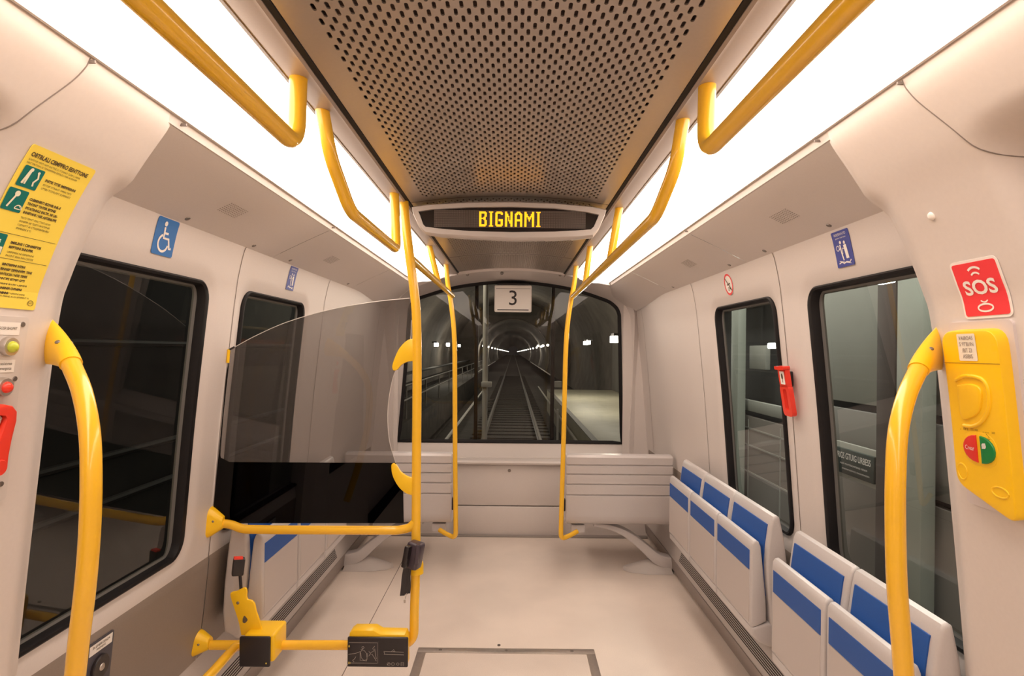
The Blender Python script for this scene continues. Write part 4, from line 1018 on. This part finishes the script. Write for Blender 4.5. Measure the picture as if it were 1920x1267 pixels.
# walkways, kerbs and cable trays
MB().box((-2.9, 30, -.35), (1.6, 48, 1.0), .02).build('walkway', CONC2, trk)
ct = MB()
for z in (.15, .5, .85): ct.box((-3.3, 30, z), (.25, 46, .05))
ct.build('cable_tray', mat('tray_dark', (.03, .028, .026), .7), trk)
hrl = MB()
for z in (.55, .85): hrl.tube([(-2.2, 6, z), (-2.2, 45, z)], .02, 8)
for k in range(14): hrl.tube([(-2.2, 7+k*2.8, .15), (-2.2, 7+k*2.8, .85)], .018, 6)
gs = MB()
for s_ in (-1, 1): gs.box((s_*1.38, 22, -.30), (.05, 20, .04)); gs.box((s_*1.9, 48, .4), (.05, 36, .04))
gs.build('pale_conduit', mat('conduit_pale', (.75, .73, .68), .5), trk)
tag(hrl.build('walkway_railing', mat('railing_grey', (.22, .21, .19), .5, metal=.4)), 'thin metal railing along the left walkway in the tunnel', 'railing')
plt = empty('platform', (2.9, 15, 0), kind='structure')
MB().box((3.0, 15.8, -.45), (3.1, 18.5, .9), .01).build('slab', mat('platform_stone', (.46, .44, .34), .6, noise=.08, nscale=2), plt)
MB().box((1.5, 15.8, .004), (.12, 18.5, .012)).build('edge_strip', mat('platform_edge', (.12, .11, .1), .7), plt)
MB().box((4.2, 15.8, 1.4), (.1, 18.5, 2.8)).build('rear_wall', mat('platform_wall', (.16, .15, .13), .8, noise=.2, nscale=.8), plt)
MB().box((4.12, 14, .62), (.05, 14, .10)).build('orange_handrail', mat('orange_stripe', (.65, .14, .04), .5), plt)
MB().box((4.12, 14, .95), (.04, 14, .05)).build('light_handrail', mat('tan_stripe', (.45, .32, .18), .5), plt)
# pale signal post left of the track
sg = empty('signal_post', (-.45, 10.5, -.8), label='pale post with small box beside the track, beyond the front window', cat='post')
a = at(911, 560, 10); MB().tube([(a.x, 10, -.85), (a.x, 10, 2.9)], .045, 12).build('post', mat('post_pale', (.62, .60, .55), .6), sg)
MB().box((a.x+.03, 9.93, at(911, 720, 10).z), (.17, .12, .09), .01).build('box', mat('post_pale', (.62, .60, .55), .6), sg)
b_ = at(1022, 720, 14); o = empty('track_post', (b_.x, 14, -.8), label='short pale box post on the right of the track, before the platform', cat='post')
MB().box((b_.x+.3, 14, -.3), (.05, .05, 1.1)).box((b_.x+.3, 14, b_.z), (.16, .12, .14), .01).build('box', mat('post_pale', (.62, .60, .55), .6), o)
# tunnel lamps
LE = emission('tunnel_lamp_glow', (1.0, .97, .88), 26)
def lamp(x, y, z, sz, label, grp, lit_=0):
    o = empty('tunnel_lamp', (x, y, z), label=label, cat='lamp', group=grp)
    MB().box((x, y, z), (.10*sz, .22*sz, .10*sz), .01, 1).build('glowing_cover', LE, o, smooth=False)
    MB().box((x+(.04 if x > 0 else -.04)*sz, y+.01, z+.07*sz), (.14*sz, .26*sz, .04*sz)).build('hood', BLACK, o, smooth=False)
    if lit_:
        l = bpy.data.lights.new('lamp_light', 'POINT'); l.energy = lit_; l.color = (1, .95, .82); l.shadow_soft_size = .15
        q = bpy.data.objects.new('lamp_light', l); COL.objects.link(q); q.parent = o; q.location = (-.3 if x > 0 else .3, 0, -.1)
for k in range(17):
    y = 48+k*9+k*k*.5
    lamp(-2.35, y, 1.95-.0035*(y-48), 1.25, 'tiny bright lamp in the left row deep inside the tunnel', 'tunnel lamps, left row', 60 if k in (0, 2, 5, 10) else 0)
    lamp(2.35, y+2, 1.95-.0035*(y-48), 1.25, 'tiny bright lamp in the right row deep inside the tunnel', 'tunnel lamps, right row', 60 if k in (1, 4, 8) else 0)
for k, (u, v, y) in enumerate(((818, 646, 26), (840, 646, 30), (853, 647, 35), (861, 648, 40))):
    p = at(u, v, y); lamp(p.x, y, p.z, 1.5, 'bright lamp on the left hall wall beyond the front window', 'hall lamps, left', 90 if k in (0, 2) else 0)
for k, (u, v, y) in enumerate(((1152, 636, 15.5), (1098, 643, 21), (1103, 642, 20), (1027, 647, 40), (1018, 648, 41), (1009, 648, 43))):
    p = at(u, v, y); lamp(p.x, y, p.z, 1.7 if k == 0 else 1.2, 'bright lamp above the platform on the right beyond the front window', 'hall lamps, right', 70 if k < 3 else 0)
for (x, y, z, e_) in ((2.9, 17, 3.3, 120), (-1.8, 9.5, 3.4, 100), (0, 26, 4.2, 110), (0, 38, 3.5, 120)):  # added fill lights without fixtures, brighten the hall, post and platform
    l = bpy.data.lights.new('hall_fill', 'POINT'); l.energy = e_; l.color = (1, .95, .80); l.shadow_soft_size = .25
    q = bpy.data.objects.new('hall_fill', l); COL.objects.link(q); q.location = (x, y, z)

# station screen wall seen through the right side windows
XS = 1.95
sw = empty('station_wall', (XS, 4, 0), kind='structure')
PAN1 = mat('station_panel', (.33, .33, .29), .55, noise=.08, nscale=1.5); PAN2 = mat('station_panel_dark', (.055, .05, .048), .6); PAN3 = mat('station_post_green', (.34, .36, .31), .5)
MB().box((XS+.15, 3.5, 1.2), (.02, 9, 4.0)).build('rear_plane', PAN2, sw)
DADO = mat('station_dado', (.17, .15, .13), .6)
for (y0, y1, z0, z1, m_) in ((1.0, 4.05, 1.32, 2.9, PAN1), (1.0, 4.05, .93, 1.28, mat('station_panel_mid', (.22, .21, .19), .6)), (1.0, 4.05, -.6, .90, DADO), (4.1, 7.4, -.6, 1.08, DADO), (4.68, 5.0, 1.47, 1.66, PAN1), (4.1, 7.0, 1.12, 1.21, PAN1), (4.1, 7, 2.02, 2.30, PAN1)):
    MB().box((XS+.05, (y0+y1)/2, (z0+z1)/2), (.04, y1-y0, z1-z0), .005).build('panel', m_, sw)
ln = MB()
for z in (.35, .62, .84, .98): ln.box((XS+.028, 5.7, z), (.004, 3.2, .012))
for y in (4.4, 5.0, 5.7, 6.5): ln.box((XS+.028, y, .5), (.004, .014, 1.1), 0, 1, None)
ln.build('tile_joint', PAN1, sw, smooth=False)
MB().box((XS-.03, 3.02, 1.1), (.07, .15, 4), .01).build('dark_post', mat('post_brown', (.07, .052, .045), .6), sw)
for y, w_ in ((2.84, .19), (5.08, .16)): MB().box((XS-.03, y, 1.1), (.07, w_, 4), .01).build('pale_post', PAN3, sw)
MB().box((XS, 4, -.62), (.9, 9, .05)).build('ledge', PAN2, sw)
p = at(1600, 870, 3.30); nb = empty('station_sign', (p.x, 3.30, p.z), label='dark sign with white lettering on the station wall outside the large right window', cat='sign')
XSg = p.x; f = pmap((XSg, 3.30, p.z), (0, -1, 0), (0, 0, 1), (-1, 0, 0))
MB().box((XSg+.01, 3.30, p.z), (.02, .37, .14), .003).build('board', mat('sign_dark', (.02, .035, .03), .5), nb)
MB().box((XSg+.03, 3.30, p.z), (.02, .43, .20), .003).build('surround', PAN1, nb)
g = G(); g.text('RIGS GTUIG URBESS', .048, 0, .030, 'CENTER', width=.32, bold=.0006); g.text('nonl rtmrtttatmrttmtt rtlntm', .018, 0, -.012, 'CENTER', width=.26); g.text('rmtmmtttmtt tmtmtmttm', .016, .02, -.040, 'CENTER', width=.26); g.build('lettering', WHITE, f, .001, nb)
for k, (u, v, y) in enumerate(((1661, 521, 2.7), (1401, 571, 4.3), (1449, 648, 3.9))):
    q = at(u, v, y); o = MB().box((q.x, y, q.z), (.03, .10, .035 if k else .05), .004, 1).build('station_lamp', emission('station_lamp_glow', (.95, 1, .95), 9))
    tag(o, ['bright station lamp outside, at the top of the large right window', 'bright station lamp outside, at the top of the small right window', 'small bright station lamp at the edge of the small right window'][k], 'lamp', 'station lamps outside the right windows')
l = bpy.data.lights.new('station_fill', 'AREA'); l.energy = 115; l.color = (1, .98, .90); l.shape = 'RECTANGLE'; l.size = .3; l.size_y = 6  # added fill light with no visible fixture, brightens the station wall
q = bpy.data.objects.new('station_fill', l); COL.objects.link(q); q.location = (1.62, 3.6, 3.0); q.rotation_euler = (0, math.radians(-12), 0)
# dark tunnel wall on the left
lwl = MB(); lwl.box((-2.3, 3, 1.0), (.1, 9, 4.5)); lo = lwl.build('tunnel_side_wall', mat('side_wall_dark', (.035, .032, .03), .85, noise=.3, nscale=2), smooth=False); tag(lo, kind='structure')
pp = MB()
for z in (.75, 1.0, 1.62): pp.tube([(-2.2, -1, z), (-2.2, 7, z)], .02, 8)
pp.build('pipe', mat('pipe_grey', (.05, .045, .04), .6), lo)
